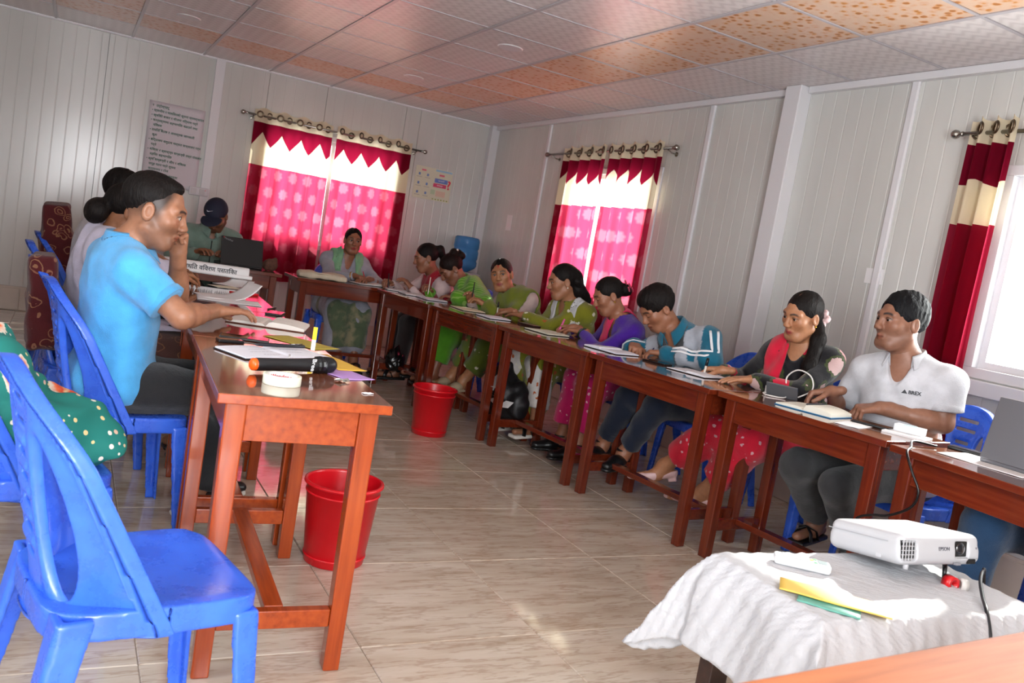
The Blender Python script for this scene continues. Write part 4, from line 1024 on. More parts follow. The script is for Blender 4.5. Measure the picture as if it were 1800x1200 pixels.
def pen(I, hand, label, m, tipdir=None, L=.14, r=.0042, lean=(0, 0, 1), cap=None):
    t = I['tips'][hand]; mid = (t[0]+t[4])/2; up = unit(lean); tip = mid-up*.035; end = tip+up*L
    o = thing('pen', label, 'pen', tuple(tip)); e = end-tip
    MB().tube([(0, 0, 0), tuple(e*.06), tuple(e*.08), tuple(e)], [.0012, r*.8, r, r], 10).build('barrel', m, o, True)
    if cap: MB().tube([tuple(e*.72), tuple(e*1.01)], r*1.25, 10).build('cap', cap, o, True)
    return o
I = {}
# ----- left row
I['blue'] = person('man in a sky-blue polo shirt resting his chin on his hand at the left table', (-3.81, -5.20, .52), (1, .22), (-3.825, -5.215, 1.005), (-3.735, -5.25, 1.14), (.93, -.22, -.16),
    ((-3.40, -5.10, .815), (-3.63, -5.46, .805), 'pos'), ((-3.63, -5.13, 1.0), (-3.58, -4.98, .79), 'pos'), (-3.50, -5.26, .50), (-3.47, -5.22, .09), (-3.50, -5.06, .50), (-3.42, -4.98, .09),
    skin='9c6c52', hair='fade', top='polo', topcol='4fa9e4', legcol='252527', shoe='trainer', hs=1.06, vox=.0075, hvox=.0032, stubble=.35, neckcut='v', handpose=('soft', 'fist'), handdir=((1, .35, .06), (-.15, -.35, .9)), handup=((0, 0, 1), (.6, .8, .1)), gaze=(1, .1, -.1), blink=.5)
I['bun'] = person('woman with a dark hair bun and a pale lilac shawl behind the man in blue', (-3.82, -4.42, .52), (1, .1), (-3.845, -4.43, .965), (-3.775, -4.43, 1.105), (.95, .1, -.25),
    ((-3.40, -4.02, .82), None), ((-3.42, -3.90, .81), None), (-3.45, -4.50, .50), (-3.44, -4.51, .09), (-3.45, -4.34, .50), (-3.44, -4.34, .09),
    skin='9a684a', hair='bunlow', female=True, top='kurta', topcol='5a3c36', topmat=PAISLEY, legs='salwar', legcol='3a2826', shoe='sandal', handpose=('cup', 'rest'),
    scarf=dict(fn=lambda x, y, z: np.maximum(np.maximum(-.36-z, np.abs(x+.0)-.26), -.3-y), col='c4bfd4', base='full', name='shawl', fold=.006, freq=55, t=.02))
I['far'] = person('man in a pale grey shirt at the far end of the left row, mostly hidden', (-3.88, -3.54, .52), (1, .1), (-3.84, -3.54, 1.035), (-3.765, -3.53, 1.175), (.9, -.35, -.3),
    ((-3.42, -3.36, .80), None), ((-3.44, -3.2, .80), None), (-3.48, -3.6, .50), (-3.46, -3.6, .09), (-3.48, -3.44, .50), (-3.46, -3.42, .09),
    skin='8a5c42', hair='short', top='shirt', topcol='b4b2b8', legcol='2a2a30', handpose=('flat', 'rest'))
# ----- back
def jacketfn(q, c, co, J): return c
I['cap'] = person('man in a dark cap and sage green jacket bent over the black laptop', (-2.99, -1.24, .52), (0, -1), (-2.99, -1.36, 1.00), (-2.985, -1.46, 1.115), (-.30, -.72, -.62),
    ((-3.13, -1.62, .81), None), ((-2.86, -1.62, .81), None), (-3.08, -1.64, .5), (-3.08, -1.66, .09), (-2.9, -1.64, .5), (-2.9, -1.66, .09),
    skin='8a5c42', hair='cap', top='jacket', topcol='7c9488', legcol='2a2e34', stubble=.5, hs=1.03, shut=True, neckcut='round')
I['grey'] = person('woman in grey with a pale green scarf writing in front of the back window', (-1.885, -1.30, .52), (0, -1), (-1.87, -1.38, .955), (-1.855, -1.45, 1.088), (-.12, -.98, .0),
    ((-1.88, -1.72, .81), (-1, .2, -.6)), ((-1.76, -1.74, .80), (1, .2, -.6)), (-1.965, -1.72, .5), (-1.935, -1.76, .10), (-1.795, -1.72, .5), (-1.80, -1.76, .10),
    skin='8c5c44', hair='bun', female=True, top='kurta', topcol='9a9aa6', legs='salwar', legcol='56644c', legmat=FADED, shoe='sandal', handpose=('write', 'rest'), handdir=((.6, -.8, 0), (-.8, -.5, 0)), hs=.93, neckcut='v', lips='8a2a2c',
    scarf=dict(fn=lambda x, y, z: np.maximum(np.maximum(np.abs(np.abs(x)-.095-.12*np.clip(-z, 0, .2))-.042, -.30-z), -.12-y), col='7aa882', fold=.004, freq=90), gaze=(.3, -1, 0))
# ----- right row, far to near
I['pink'] = person('girl with a ponytail in a pale pink blouse, farthest in the right row', (-1.06, -1.93, .52), (-1, .08), (-1.29, -1.99, .925), (-1.40, -2.03, 1.055), (-.93, .22, -.28),
    ((-1.62, -1.90, .80), None), ((-1.52, -2.12, .80), None), (-1.46, -1.86, .50), (-1.52, -1.86, .10), (-1.46, -2.0, .50), (-1.5, -2.02, .10),
    skin='8e5e46', hair='pony', female=True, top='long', topcol='d2bcbc', legs='trousers', legcol='241a1a', shoe='sandal', handpose=('write', 'rest'), hs=1.0, neckcut='v',
    scarf=dict(fn=lambda x, y, z: np.maximum(np.maximum(np.abs(x+.05+.35*z)-.085, -.40-z), -.02-y), col='a01228', fold=.004), blink=.4)
I['green'] = person('woman in a bright green shawl bending low over her notebook', (-.93, -2.44, .52), (-1, .08), (-1.16, -2.36, .905), (-1.275, -2.295, 1.005), (-.72, .12, -.66),
    ((-1.42, -2.26, .80), None), ((-1.34, -2.60, .80), (0, -1, -.3)), (-1.33, -2.35, .50), (-1.40, -2.36, .24), (-1.33, -2.53, .50), (-1.40, -2.56, .24),
    skin='84553f', hair='highbun', haircol='241310', female=True, top='long', topcol='98142c', legs='salwar', legcol='4c8a1c', shoe='sandal', handpose=('write', 'rest'), hs=1.03, shut=True,
    scarf=dict(fn=lambda x, y, z: np.maximum(np.maximum(x-.10-.5*np.clip(-y, -.1, .1), -.52-z), -.4-y), col='5c9a20', mat=STREAK, base='full', name='shawl', fold=.008, freq=48, t=.024, fd=(.3, .8, 0)))
I['shawl'] = person('woman in an olive shawl turning her face to the camera', (-.84, -2.98, .52), (-1, -.35), (-1.03, -2.93, .905), (-1.125, -2.885, 1.035), (-.66, -.74, -.02),
    ((-1.30, -2.80, .80), None), ((-1.27, -3.0, .80), None), (-1.26, -2.90, .50), (-1.34, -2.78, .25), (-1.26, -3.08, .50), (-1.33, -2.98, .25),
    skin='a0704f', hair='bun', female=True, top='long', topcol='b8a29c', legs='salwar', legcol='59661c', legmat=SPRIG, shoe='clog', handpose=('rest', 'rest'), hs=1.03, roll=-.12, up_hint=(-.1, .1, 1), extra=('tika',), lips='a04a4a',
    scarf=[dict(fn=lambda x, y, z: np.maximum(np.maximum(np.abs(x+.06+.25*z*(y > 0))-.145, -.40-z), -.3-y), col='6c7620', base='full', name='shawl', fold=.006, freq=50, t=.02, fd=(.4, .7, 0))], gaze=(-.25, -1, .05))
I['long'] = person('woman with long loose hair in an olive embroidered tunic', (-.77, -3.60, .52), (-1, -.15), (-.935, -3.605, .935), (-1.025, -3.605, 1.075), (-.9, .24, -.24),
    ((-1.19, -3.24, .805), (.2, .3, -1)), ((-1.185, -3.42, .80), (.3, -.8, -.6)), (-1.19, -3.54, .50), (-1.20, -3.56, .10), (-1.19, -3.72, .50), (-1.20, -3.86, .10),
    skin='9a6a4e', hair='long', female=True, top='kurta', topcol='7a7a1c', topmat=SPRIG, legs='salwar', legcol='cfc9c4', legmat=SPRIG, shoe='sandalwhite', handpose=('write', 'flat'), handdir=((-.3, .9, -.1), (-.3, .9, -.1)), hs=1.02, neckcut='v', lips='8a3a3c',
    scarf=dict(fn=lambda x, y, z: np.maximum(np.maximum(np.abs(np.abs(x+.02)-.10)-.028, -.22-z), -.02-y+0*x), col='c2c2c4', fold=.003), blink=.4)
I['purple'] = person('woman in a purple tunic with a hot pink sash and a flower in her bun', (-.71, -4.20, .52), (-1, .15), (-.895, -4.165, .905), (-.995, -4.128, 1.045), (-.84, .26, -.44),
    ((-1.08, -3.93, .805), None), ((-1.12, -4.08, .80), (.2, -1, -.4)), (-1.12, -4.12, .50), (-1.16, -4.12, .10), (-1.12, -4.30, .50), (-1.16, -4.32, .10),
    skin='96644a', hair='bun', female=True, top='long', topcol='451a8e', legs='salwar', legcol='c01a60', legmat=SPARKLE, shoe='closed', handpose=('write', 'rest'), handdir=((-.5, .8, -.1), (-.5, .85, -.1)), hs=.98, neckcut='v', shut=True,
    scarf=dict(fn=lambda x, y, z: np.maximum(np.maximum(np.abs(x-.0+.42*z-.02)-.055, -.42-z), -.16-y), col='d41c56', name='sash', fold=.003))
def segd(co, a, b):
    t = np.clip(((co-a) @ (b-a))/((b-a) @ (b-a)), 0, 1)[:, None]; return np.linalg.norm(co-a-t*(b-a), axis=1)
def teal(q, c, co, J):
    grey = np.array(lin('a3a8b2')[:3]); dark = np.array(lin('444446')[:3])
    armd = np.minimum.reduce([segd(co, J['SR']*.25+J['ER']*.75, J['ER']), segd(co, J['SL']*.25+J['EL']*.75, J['EL']), segd(co, J['ER'], J['WR']), segd(co, J['EL'], J['WL'])]) < .054
    fr = (q[:, 1] > -.045) & (np.abs(q[:, 0]) < .19) & (q[:, 2] < .02) & ~armd
    c[fr] = grey; c[(q[:, 1] > .02) & (np.abs(q[:, 0]) < .06+.22*np.clip(q[:, 2]+.14, -.1, .2)) & (q[:, 2] > -.40) & ~armd] = dark
    return c
I['teal'] = person('boy in a teal track jacket with white stripes, head bowed over his writing', (-.67, -4.80, .52), (-1, -.50), (-.90, -4.73, .915), (-1.01, -4.655, 1.035), (-.76, .10, -.62),
    ((-1.03, -4.53, .805), (.4, .6, -.7)), ((-1.02, -4.81, .80), (-.86, -5.0, .80), 'pos'), (-1.08, -4.70, .52), (-1.16, -4.60, .25), (-1.08, -4.90, .52), (-1.15, -4.80, .25),
    skin='94634a', hair='thick', top='jacket', topcol='155f78', topfn=teal, legcol='181f30', shoe='closed', handpose=('write', 'cup'), handdir=((-.45, -.75, -.2), (-.6, .75, -.1)), hs=1.05, shut=True, neckcut='v')
I['floral'] = person('woman in a black rose-print blouse with a red scarf over her shoulder', (-.61, -5.50, .52), (-1, -.30), (-.775, -5.53, .995), (-.845, -5.565, 1.14), (-.93, .02, -.26),
    ((-1.00, -5.27, .80), (.1, .7, -.7)), ((-1.04, -5.52, .80), (.3, -1, -.4)), (-1.04, -5.36, .51), (-1.13, -5.06, .20), (-1.02, -5.54, .50), (-1.06, -5.30, .11),
    skin='a87656', hair='lowpony', female=True, top='long', topcol='141318', topmat=ROSES, legs='salwar', legcol='cc1834', legmat=SPARKLE, shoe='flat', handpose=('write', 'flat'), handdir=((-.55, .8, -.1), (-.75, .3, -.1)), hs=1.0, roll=.10, lips='9a3a3c',
    scarf=dict(fn=lambda x, y, z: np.maximum(np.maximum(np.abs(x-.085+.12*z)-.06, -.44-z), -.10-y), col='cf1838', fold=.004), toes={'R': (-.75, .55, -.25), 'L': (-.75, .6, -.05)}, gaze=(-1, .1, -.2))
I['polo'] = person('stout man in a white polo shirt by the bright window, gesturing over a notebook', (-.66, -6.10, .52), (-1, -.28), (-.72, -6.085, 1.035), (-.785, -6.06, 1.19), (-.95, .26, -.02),
    ((-.90, -5.87, .83), (.2, .5, -.8)), ((-.93, -6.08, .82), (-.66, -6.27, .80), 'pos'), (-1.12, -5.94, .50), (-.72, -5.84, .13), (-1.06, -6.14, .47), (-.80, -6.10, .10),
    skin='8e6450', hair='swept', haircol='16181c', top='polo', topcol='ccced4', legcol='333335', shoe='sandal', hs=1.08, fat=1.08, vox=.008, hvox=.0036, stubble=.2, neckcut='open', handpose=('claw', 'claw'), handdir=((-.7, .5, -.25), (-.75, .55, -.25)), handup=((.1, .2, 1), (0, -.2, 1)), gaze=(-1, .2, 0))
I['jeans'] = person('person in blue jeans at the right edge behind the silver laptop', (-.68, -6.95, .52), (-1, 0), (-.70, -6.85, 1.03), (-.72, -6.83, 1.18), (-1, 0, -.2),
    ((-1.0, -6.85, .80), None), ((-1.0, -7.12, .80), None), (-1.10, -6.80, .55), (-1.12, -6.76, .10), (-1.10, -7.06, .55), (-1.10, -7.10, .10),
    skin='96664c', hair='short', top='shirt', topcol='3c3c42', legcol='24405f', shoe='closed', vox=.01)
print('people', time.time()-T0)

# ---------------------------------------------------------------- things on the tables
def put(t, x, y, z=TZ, rz=0): t.location = (x, y, z); t.rotation_euler = (0, 0, rz); return t
def dirz(p, q): return math.atan2(q[1]-p[1], q[0]-p[0])
LINEINK = mat('faint_handwriting', '4a5068', .8)
def notebook(label, x, y, rz, w=.14, h=.20, th=.012, cover='141418', page='e0dfe2', fat=(.5, .5), z=TZ, group='open notebooks on the tables', ribbon=None, lines=7, cap=None, lift=0.0, cmat=None):
    """an open notebook: local x runs across the spread, y up the page"""
    t = thing('notebook', label, 'notebook', (x, y, z), rz, group); cm = cmat or mat('cover_'+cover, cover, .45)
    MB().box((0, 0, .0022), (2*w+.008, h+.008, .0036)).build('cover', cm, t, bevel=.001)
    pm = mat('page_'+page, page, .75)
    for s, k in ((-1, fat[0]), (1, fat[1])):
        def f(u, v, s=s, k=k):
            X = u*w; zz = .005+th*k*2*(1-.55*u**3)*min(1, (u/.12)**.5 if u > 0 else 0)+lift*(u**2)*(s > 0); return (s*X, (v-.5)*h, zz)
        b = MB(); b.grid(f, 12, 2); n = len(b.v); base = [(p[0], p[1], .0042) for p in b.v]; o = len(b.v); b.v += base; W1 = 13
        b.f += [tuple(i+o for i in q[::-1]) for q in b.f[:24]]
        rim = list(range(13))+[W1+12, 2*W1+12]+list(range(2*W1+11, 2*W1-1, -1))+[W1]
        b.f += [(rim[i], rim[i-1], rim[i-1]+o, rim[i]+o) for i in range(len(rim))]
        pg = b.build('pages', pm, t, False)
        if lines:
            L = MB()
            for i in range(lines):
                yy = h*(.36-.72*i/max(lines-1, 1)); u0, u1 = .16, .16+.6*(0.6+.4*random.random())
                if s > 0 and i > lines*.6: continue
                pts = [f(u0+(u1-u0)*q/6, .5+yy/h) for q in range(7)]
                for a_, b_ in zip(pts[:-1], pts[1:]): L.add([(a_[0], a_[1]-.0011, a_[2]+.0006), (b_[0]-s*.003, b_[1]-.0011, b_[2]+.0006), (b_[0]-s*.003, b_[1]+.0011, b_[2]+.0006), (a_[0], a_[1]+.0011, a_[2]+.0006)], [(0, 1, 2, 3)])
            L.build('handwriting', LINEINK, pg)['kind'] = 'stuff'
    if ribbon: MB().tube([(0, -h/2+.01, .016), (-.02, -h/2-.015, .012), (-.05, -h/2-.03, .004), (-.08, -h/2-.035, .002)], .0035, 6, flat=.2, up=(0, 0, 1)).build('ribbon', PAPER, t, True)
    return t
def flat_sheet(name, label, cat, x, y, rz, w, h, m, z=TZ, curl=0.0, cdir=0, group=None, th=.0012):
    t = thing(name, label, cat, (x, y, z+.001), rz, group)
    def f(u, v):
        q = max(0, (u if cdir == 0 else v)-.45)/.55
        return ((u-.5)*w-curl*.3*q*q, (v-.5)*h, .001+.0006*math.sin(9*u+4*v)+curl*q**2)
    MB().grid(f, 14, 10).build('sheet', m, t, True, solid=th); return t
def phone(label, x, y, rz, z=TZ, L=.150, w=.072, th=.009, m=BLACK):
    t = thing('phone', label, 'phone', (x, y, z), rz, None)
    MB().box((0, 0, th/2), (L, w, th)).build('body', m, t, bevel=.003); MB().box((0, 0, th), (L-.008, w-.006, .0008)).build('screen', mat('phone_glass', '08090b', .05), t, bevel=.002); return t
def lying_pen(label, p, q, m, z=TZ, r=.0045, clip=True):
    t = thing('pen', label, 'pen', (p[0], p[1], z+r), 0); d = Vector((q[0]-p[0], q[1]-p[1], 0))
    MB().tube([(0, 0, 0), tuple(d*.05), tuple(d*.10), tuple(d*.98), tuple(d)], [.0012, r*.8, r, r, r*.8], 12).build('barrel', m, t, True)
    if clip: MB().tube([tuple(d*.72+Vector((0, 0, r))), tuple(d*.95+Vector((0, 0, r*1.4)))], .0016, 6).build('clip', STEEL, t, True)
    return t
# ----- nearest left table
mic = thing('microphone', 'black handheld microphone with an orange end cap beside the tape roll', 'microphone', (-3.385, -6.085, TZ+.024), dirz((-3.512, -6.06), (-3.222, -5.95)))
R90 = Matrix.Rotation(math.pi/2, 3, 'Y'); MICB = mat('matte_black_microphone', '151518', .38)
MB().lathe([(.016, -.132), (.0185, -.126), (.0185, -.02), (.020, .04), (.0215, .07), (.0215, .075)], 28, (0, 0, 0), R90).build('handle', MICB, mic, True)
MB().lathe([(.002, -.143), (.012, -.142), (.0175, -.137), (.0178, -.124)], 28, (0, 0, 0), R90).build('end_cap', mat('orange_plastic_cap', 'ee5a14', .35), mic, True)
MB().lathe([(.0215, .073), (.0265, .078), (.0275, .086), (.0265, .094), (.024, .096)], 12, (0, 0, 0), R90).build('collar', BLACK, mic)
gr = NT('wire_mesh_grille'); _v = gr.coord('Object', (900, 900, 900)); _c = gr.new('ShaderNodeTexChecker', {'Vector': _v, 'Scale': .35}); gr.set(gr.b, 'Base Color', gr.mix(_c.outputs[1], lin('0c0c0e'), lin('3a3a3e'))); gr.b.inputs['Metallic'].default_value = .7; gr.b.inputs['Roughness'].default_value = .4; gr.bump(_c.outputs[1], .6, .002)
MB().lathe([(.024, .094), (.0255, .104), (.0255, .118), (.023, .132), (.016, .142), (.006, .146), (.001, .1465)], 28, (0, 0, 0), R90).build('grille', gr.m, mic, True)
text('brand_lettering', 'Bree', .020, mat('white_print', 'cfd2d4', .5), (.052, -.0215, .004), (0, .12, -1), (1, 0, 0), mic, bold=.0003)
tr = thing('tape_roll', 'roll of pale masking tape with red lettering inside, beside the microphone', 'tape', (-3.457, -6.262, TZ))
TAPE = mat('pale_tape', 'd9dccb', .5); CORE = mat('white_card_core', 'dcd8d6', .6)
MB().lathe([(.0405, 0), (.050, 0), (.0505, .002), (.0505, .023), (.050, .025), (.0405, .025)], 48, cap=False).build('tape', TAPE, tr, True)
MB().lathe([(.0405, .0), (.0405, .0255), (.0385, .0255), (.0385, .0), (.0405, .0)], 48, cap=False).build('core', CORE, tr, True)
tx = text('core_lettering', 'Wonder tape', .015, mat('red_print', 'c02a38', .6), (0, 0, 0), (1, 0, 0), (0, 1, 0), tr, bold=.0003)
for v in tx.data.vertices:     # wrap the line of letters on to the inside of the core, facing the camera
    a = math.radians(66)-v.co.x/.0383; rr = .0381-v.co.z; v.co = Vector((rr*math.cos(a), rr*math.sin(a), .0125+v.co.y))
n1 = notebook('open black notebook with a white ribbon and a dark pen on it, behind the microphone', -3.375, -5.79, dirz((-3.54, -5.84), (-3.21, -5.70)), .165, .17, .008, '1b1c20', 'dddde6', (.5, .5), ribbon=True, group=None, lines=4, lift=.0)
lying_pen('dark grey pen lying on the white notebook page', (-3.44, -5.765), (-3.265, -5.715), mat('dark_pen', '1c1e26', .35), TZ+.018, .006)
tb = thing('page_marker', 'small yellow and white paper marker standing up from the notebook', 'marker', (-3.232, -5.70, TZ+.012), math.radians(-25))
MB().box((0, 0, .018), (.014, .0015, .036)).build('white_end', PAPER, tb); MB().box((0, 0, .058), (.014, .0016, .044)).build('yellow_end', mat('yellow_marker_paper', 'e8c21e', .6), tb)
phone('long black phone lying across the near left table', -3.425, -5.52, dirz((-3.506, -5.493), (-3.333, -5.534)), L=.165)
phone('small black phone lying behind the open notebook with the pen', -3.49, -5.62, .1, L=.085, w=.045, th=.011)
YEL = mat('dull_yellow_card', 'a8963a', .65, noise=(20, .06)); YEL2 = mat('yellow_envelope_paper', 'd0a63c', .65, noise=(20, .05)); PURP = mat('lilac_paper', 'b08ac8', .65)
flat_sheet('card', 'dull yellow card lying by the right edge of the near left table', 'card', -3.215, -5.47, math.radians(-58), .26, .13, YEL)
flat_sheet('card', 'yellow folded card sticking out beyond the microphone head', 'card', -3.205, -5.86, math.radians(-78), .27, .10, YEL2, z=TZ+.003)
flat_sheet('card', 'lilac card under the head of the microphone', 'card', -3.23, -6.02, math.radians(-70), .22, .11, PURP, z=TZ)
MB2 = thing('foil_scrap', 'crumpled silver foil wrapper beside the lilac card', 'wrapper', (-3.262, -6.165, TZ)); b = MB()
for i in range(7):
    q = Matrix.Rotation(random.uniform(-.5, .5), 3, 'X') @ Matrix.Rotation(random.uniform(0, 6), 3, 'Z'); b.box((random.uniform(-.014, .014), random.uniform(-.009, .009), .006), (.022, .014, .0012), q)
o = b.build('foil', mat('silver_foil', 'c8c4bc', .2, .9), MB2); o['kind'] = 'stuff'
flat_sheet('paper_scrap', 'tiny torn white paper scrap at the near right corner of the table', 'paper', -3.232, -6.315, .3, .03, .016, PAPER, th=.002)
nb = notebook('open thick notebook with a brown leather cover under the hand of the man in blue', -3.245, -5.05, dirz((-3.39, -5.06), (-3.10, -5.06))-.35, .15, .21, .014, '5a2a18', 'dcd6cf', (.35, .7), group=None, lines=3, cmat=mat('brown_leather', '5a2c1a', .5, bump=(60, .2)))
phone('black phone by the fingertips of the man in blue', -3.14, -4.66, 1.2, L=.13)
lying_pen('black pen beside the hand of the man in blue', (-3.15, -4.53), (-3.09, -4.43), BLACK)
flat_sheet('paper', 'white paper sheet with one half curling up, before the red bangles', 'paper', -3.27, -4.18, .15, .30, .21, PAPER, curl=.085, group=None)
flat_sheet('paper', 'flat white paper sheet under the curling one', 'paper', -3.29, -4.32, -.1, .29, .20, PAPER)
flat_sheet('paper', 'cream paper slips near the far end of the left row', 'paper', -3.20, -3.62, .4, .16, .12, CREAM)
flat_sheet('paper', 'white paper sheet at the far end of the left row', 'paper', -3.12, -3.42, .9, .22, .15, PAPER, curl=.03)
rc = thing('phone', 'red phone case lying at the edge of the third left table', 'phone', (-3.15, -3.92, TZ), .5); MB().box((0, 0, .006), (.14, .07, .012)).build('case', RED, rc, bevel=.004)
ro = thing('paper_roll', 'rolled white chart paper with black Nepali lettering lying on the left table', 'paper', (-3.26, -3.27, .79), math.radians(-8))
b = MB(); b.lathe([(.030, -.24), (.034, -.235), (.034, .235), (.030, .24)], 22, (0, 0, .034), R90); b.build('roll', PAPER, ro, True)
MB().lathe([(.010, -.26), (.012, -.255), (.012, .255), (.010, .26)], 16, (0, -.03, .012), R90).build('inner_sheet', PAPER, ro, True)
text('lettering', 'उपस्थित विवरण पुस्तिका', .036, INK, (.0, -.0345, .034), (1, 0, .0), (0, 0, 1), ro, bold=.0006)
# ----- back tables
lp = thing('laptop', 'open black laptop in front of the man in the cap', 'laptop', (-2.80, -1.78, TZ), math.radians(4))
MB().box((0, .11, .009), (.32, .22, .016)).build('base', BLACK, lp, bevel=.003)
def lid(root, w, h, tilt, m, th=.008):
    rot = Matrix.Rotation(tilt, 3, 'X'); return MB().box(tuple(rot @ Vector((0, 0, h/2))+Vector((0, 0, .015))), (w, th, h), rot).build('lid', m, root, bevel=.003), rot
l_, rot = lid(lp, .32, .215, math.radians(-17), mat('matte_black_lid', '0e0e10', .5))
text('mark', 'ThinkPad', .018, mat('grey_print', '9a9aa0', .4), tuple(rot @ Vector((-.108, -.006, .19))+Vector((0, 0, .015))), tuple(rot @ Vector((1, 0, -.25))), tuple(rot @ Vector((.25, 0, 1))), l_)
MB().box(tuple(rot @ Vector((-.142, -.0048, .205))+Vector((0, 0, .015))), (.007, .002, .007), rot).build('red_dot', RED, l_)
po = thing('pouch', 'small brown knitted pouch beside the black laptop', 'pouch', (-2.575, -1.72, TZ)); f = Field((-.1, -.08, -.01), (.1, .08, .12), .006); f.ell((0, 0, .045), (.06, .045, .05), None, 0); f.cone((.03, 0, .07), .02, (.035, 0, .09), .018, .02); f.plane((0, 0, .002), (0, 0, -1)); f.bumps(wrinkle(.005, 3, 1))
link('body', np_mesh('pouch', [f.nets()]), mat('brown_knit', '5a3a2e', .9, noise=(60, .3), bump=(120, .6)), po, True)
cb = thing('cloth_bag', 'flattened cream cloth bag on the table before the woman in grey', 'bag', (-2.19, -1.86, TZ), math.radians(-6)); f = Field((-.24, -.14, -.01), (.24, .14, .08), .007)
f.box((0, 0, .022), (.19, .085, .022), None, .02); f.ell((.08, 0, .03), (.09, .07, .03), None, .03); f.ell((-.1, .01, .03), (.07, .06, .025), None, .03); f.plane((0, 0, .001), (0, 0, -1)); f.bumps(wrinkle(.006, 1.6, 2))
link('body', np_mesh('bag', [f.nets()]), mat('cream_canvas', 'c8bca6', .9, noise=(20, .1), bump=(90, .4)), cb, True); MB().tube([(-.16, -.05, .035), (-.02, -.075, .05), (.12, -.06, .045)], .007, 8, flat=.4, up=(0, 0, 1)).build('strap', CREAM, cb, True)
lying_pen('dark pen lying behind the cream cloth bag', (-2.36, -1.72), (-2.24, -1.79), INK, TZ+.035)
notebook('open dark notebook in front of the woman in grey', -1.79, -1.80, .25, .12, .17, .010, '1a1a1c', 'd8d6d4', (.3, .5), lift=.012)
# ----- right row
def facing(x, y): return math.pi/2*1.0 if False else -math.pi/2
notebook('white open notebook under the pen of the girl in pink', -1.62, -2.02, -1.75, .10, .16, .009, '22252a')
notebook('open notebook before the red shawl of the girl in pink', -1.58, -2.30, -1.6, .09, .16, .010, '1c2024')
notebook('wide open notebook under the hand of the woman in the green shawl', -1.50, -2.52, -1.55, .11, .17, .009, '1a1c24', 'd2d2dc')
notebook('cream open notebook before the woman in the olive shawl', -1.43, -3.04, -1.62, .13, .17, .006, '23211c', 'dcd4b8')
notebook('white open notebook under the hands of the long-haired woman', -1.42, -3.44, -1.52, .10, .16, .008, '14161c', 'dcdce4')
cs = thing('phone', 'dark brown phone case lying by the sleeve of the long-haired woman', 'phone', (-1.27, -3.68, TZ), -1.3); MB().box((0, 0, .006), (.15, .075, .012)).build('case', mat('dark_brown_case', '2a1612', .3), cs, bevel=.003)
notebook('cream open notebook under the arm of the woman in purple', -1.33, -4.02, -1.45, .12, .17, .008, '181818', 'd8d4c0')
notebook('thick white open notebook before the boy in the track jacket', -1.25, -4.62, -1.40, .13, .18, .012, '101014', 'dcdce6', (.6, .4))
phone('black phone beside the cuff of the boy in the track jacket', -1.16, -4.93, -1.3)
notebook('white open notepad under the pen of the woman in the rose-print blouse', -1.12, -5.20, -1.35, .12, .17, .009, '1a1a1e', 'e2e2e8', (.2, .6))
bn = notebook('open notebook with a bright blue cover under the hands of the man in white', -1.14, -6.00, -1.30, .125, .19, .018, '1d6f9e', 'dcd9cc', (.3, .75), group=None, lines=8)
lying_pen('dark pen lying in the fold of the blue notebook', (-1.20, -6.01), (-1.06, -5.985), INK, TZ+.024)
flat_sheet('paper', 'white paper under the phone, next to the blue notebook', 'paper', -1.17, -6.24, -1.2, .10, .18, PAPER)
phone('black phone on white paper, by the forearm of the man in white', -1.06, -6.24, -1.2, z=TZ+.003)
pad = thing('notepad', 'white notepad under the small white box at the joint of two tables', 'notepad', (-1.03, -6.38, TZ), -1.2); MB().box((0, 0, .004), (.16, .12, .008)).build('pages', PAPER, pad, bevel=.001)
wb = thing('small_box', 'small white box lying on the notepad near the window', 'box', (-.99, -6.36, TZ+.008), -1.2); MB().box((0, 0, .014), (.11, .06, .028)).build('body', mat('white_card_box', 'd8dcdf', .5), wb, bevel=.002); MB().box((0, 0, .0284), (.05, .03, .001)).build('printed_panel', mat('pale_cyan_print', 'b8d4d8', .5), wb)
phone('small black phone standing clear near the silver laptop', -.98, -6.60, -1.3, L=.12, w=.06, th=.012)
flat_sheet('paper', 'white paper sheet partly under the silver laptop', 'paper', -1.10, -6.78, -1.5, .30, .21, PAPER)
cb2 = thing('cable', 'black cable hanging over the table edge beside the silver laptop', 'cable', (-1.39, -6.60, .757)); L0 = Vector(cb2.location)
pts = [(-1.10, -6.56, .762), (-1.18, -6.52, .768), (-1.26, -6.57, .763), (-1.33, -6.62, .766), (-1.395, -6.655, .755), (-1.41, -6.70, .70), (-1.405, -6.735, .64), (-1.40, -6.715, .58), (-1.40, -6.64, .525), (-1.41, -6.58, .505), (-1.42, -6.53, .47), (-1.43, -6.51, .38), (-1.44, -6.50, .22), (-1.45, -6.52, .02), (-1.6, -6.7, .006)]
def spline(p, n=6):
    p = [Vector(x) for x in p]; r = []
    for i in range(len(p)-1):
        a, b_, c, d = p[max(i-1, 0)], p[i], p[i+1], p[min(i+2, len(p)-1)]
        for k in range(n): t = k/n; r.append(.5*((2*b_)+(c-a)*t+(2*a-5*b_+4*c-d)*t*t+(3*b_-a-3*c+d)*t**3))
    return r+[p[-1]]
MB().tube([p-L0 for p in spline(pts)], .0045, 8).build('wire', BLACK, cb2, True)
ad = thing('charger', 'white phone charger with a looped white cable', 'charger', (-1.03, -5.64, TZ), 0.2)
MB().box((0, 0, .02), (.045, .045, .04)).build('plug', mat('white_plastic', 'd6d4d2', .35), ad, bevel=.005)
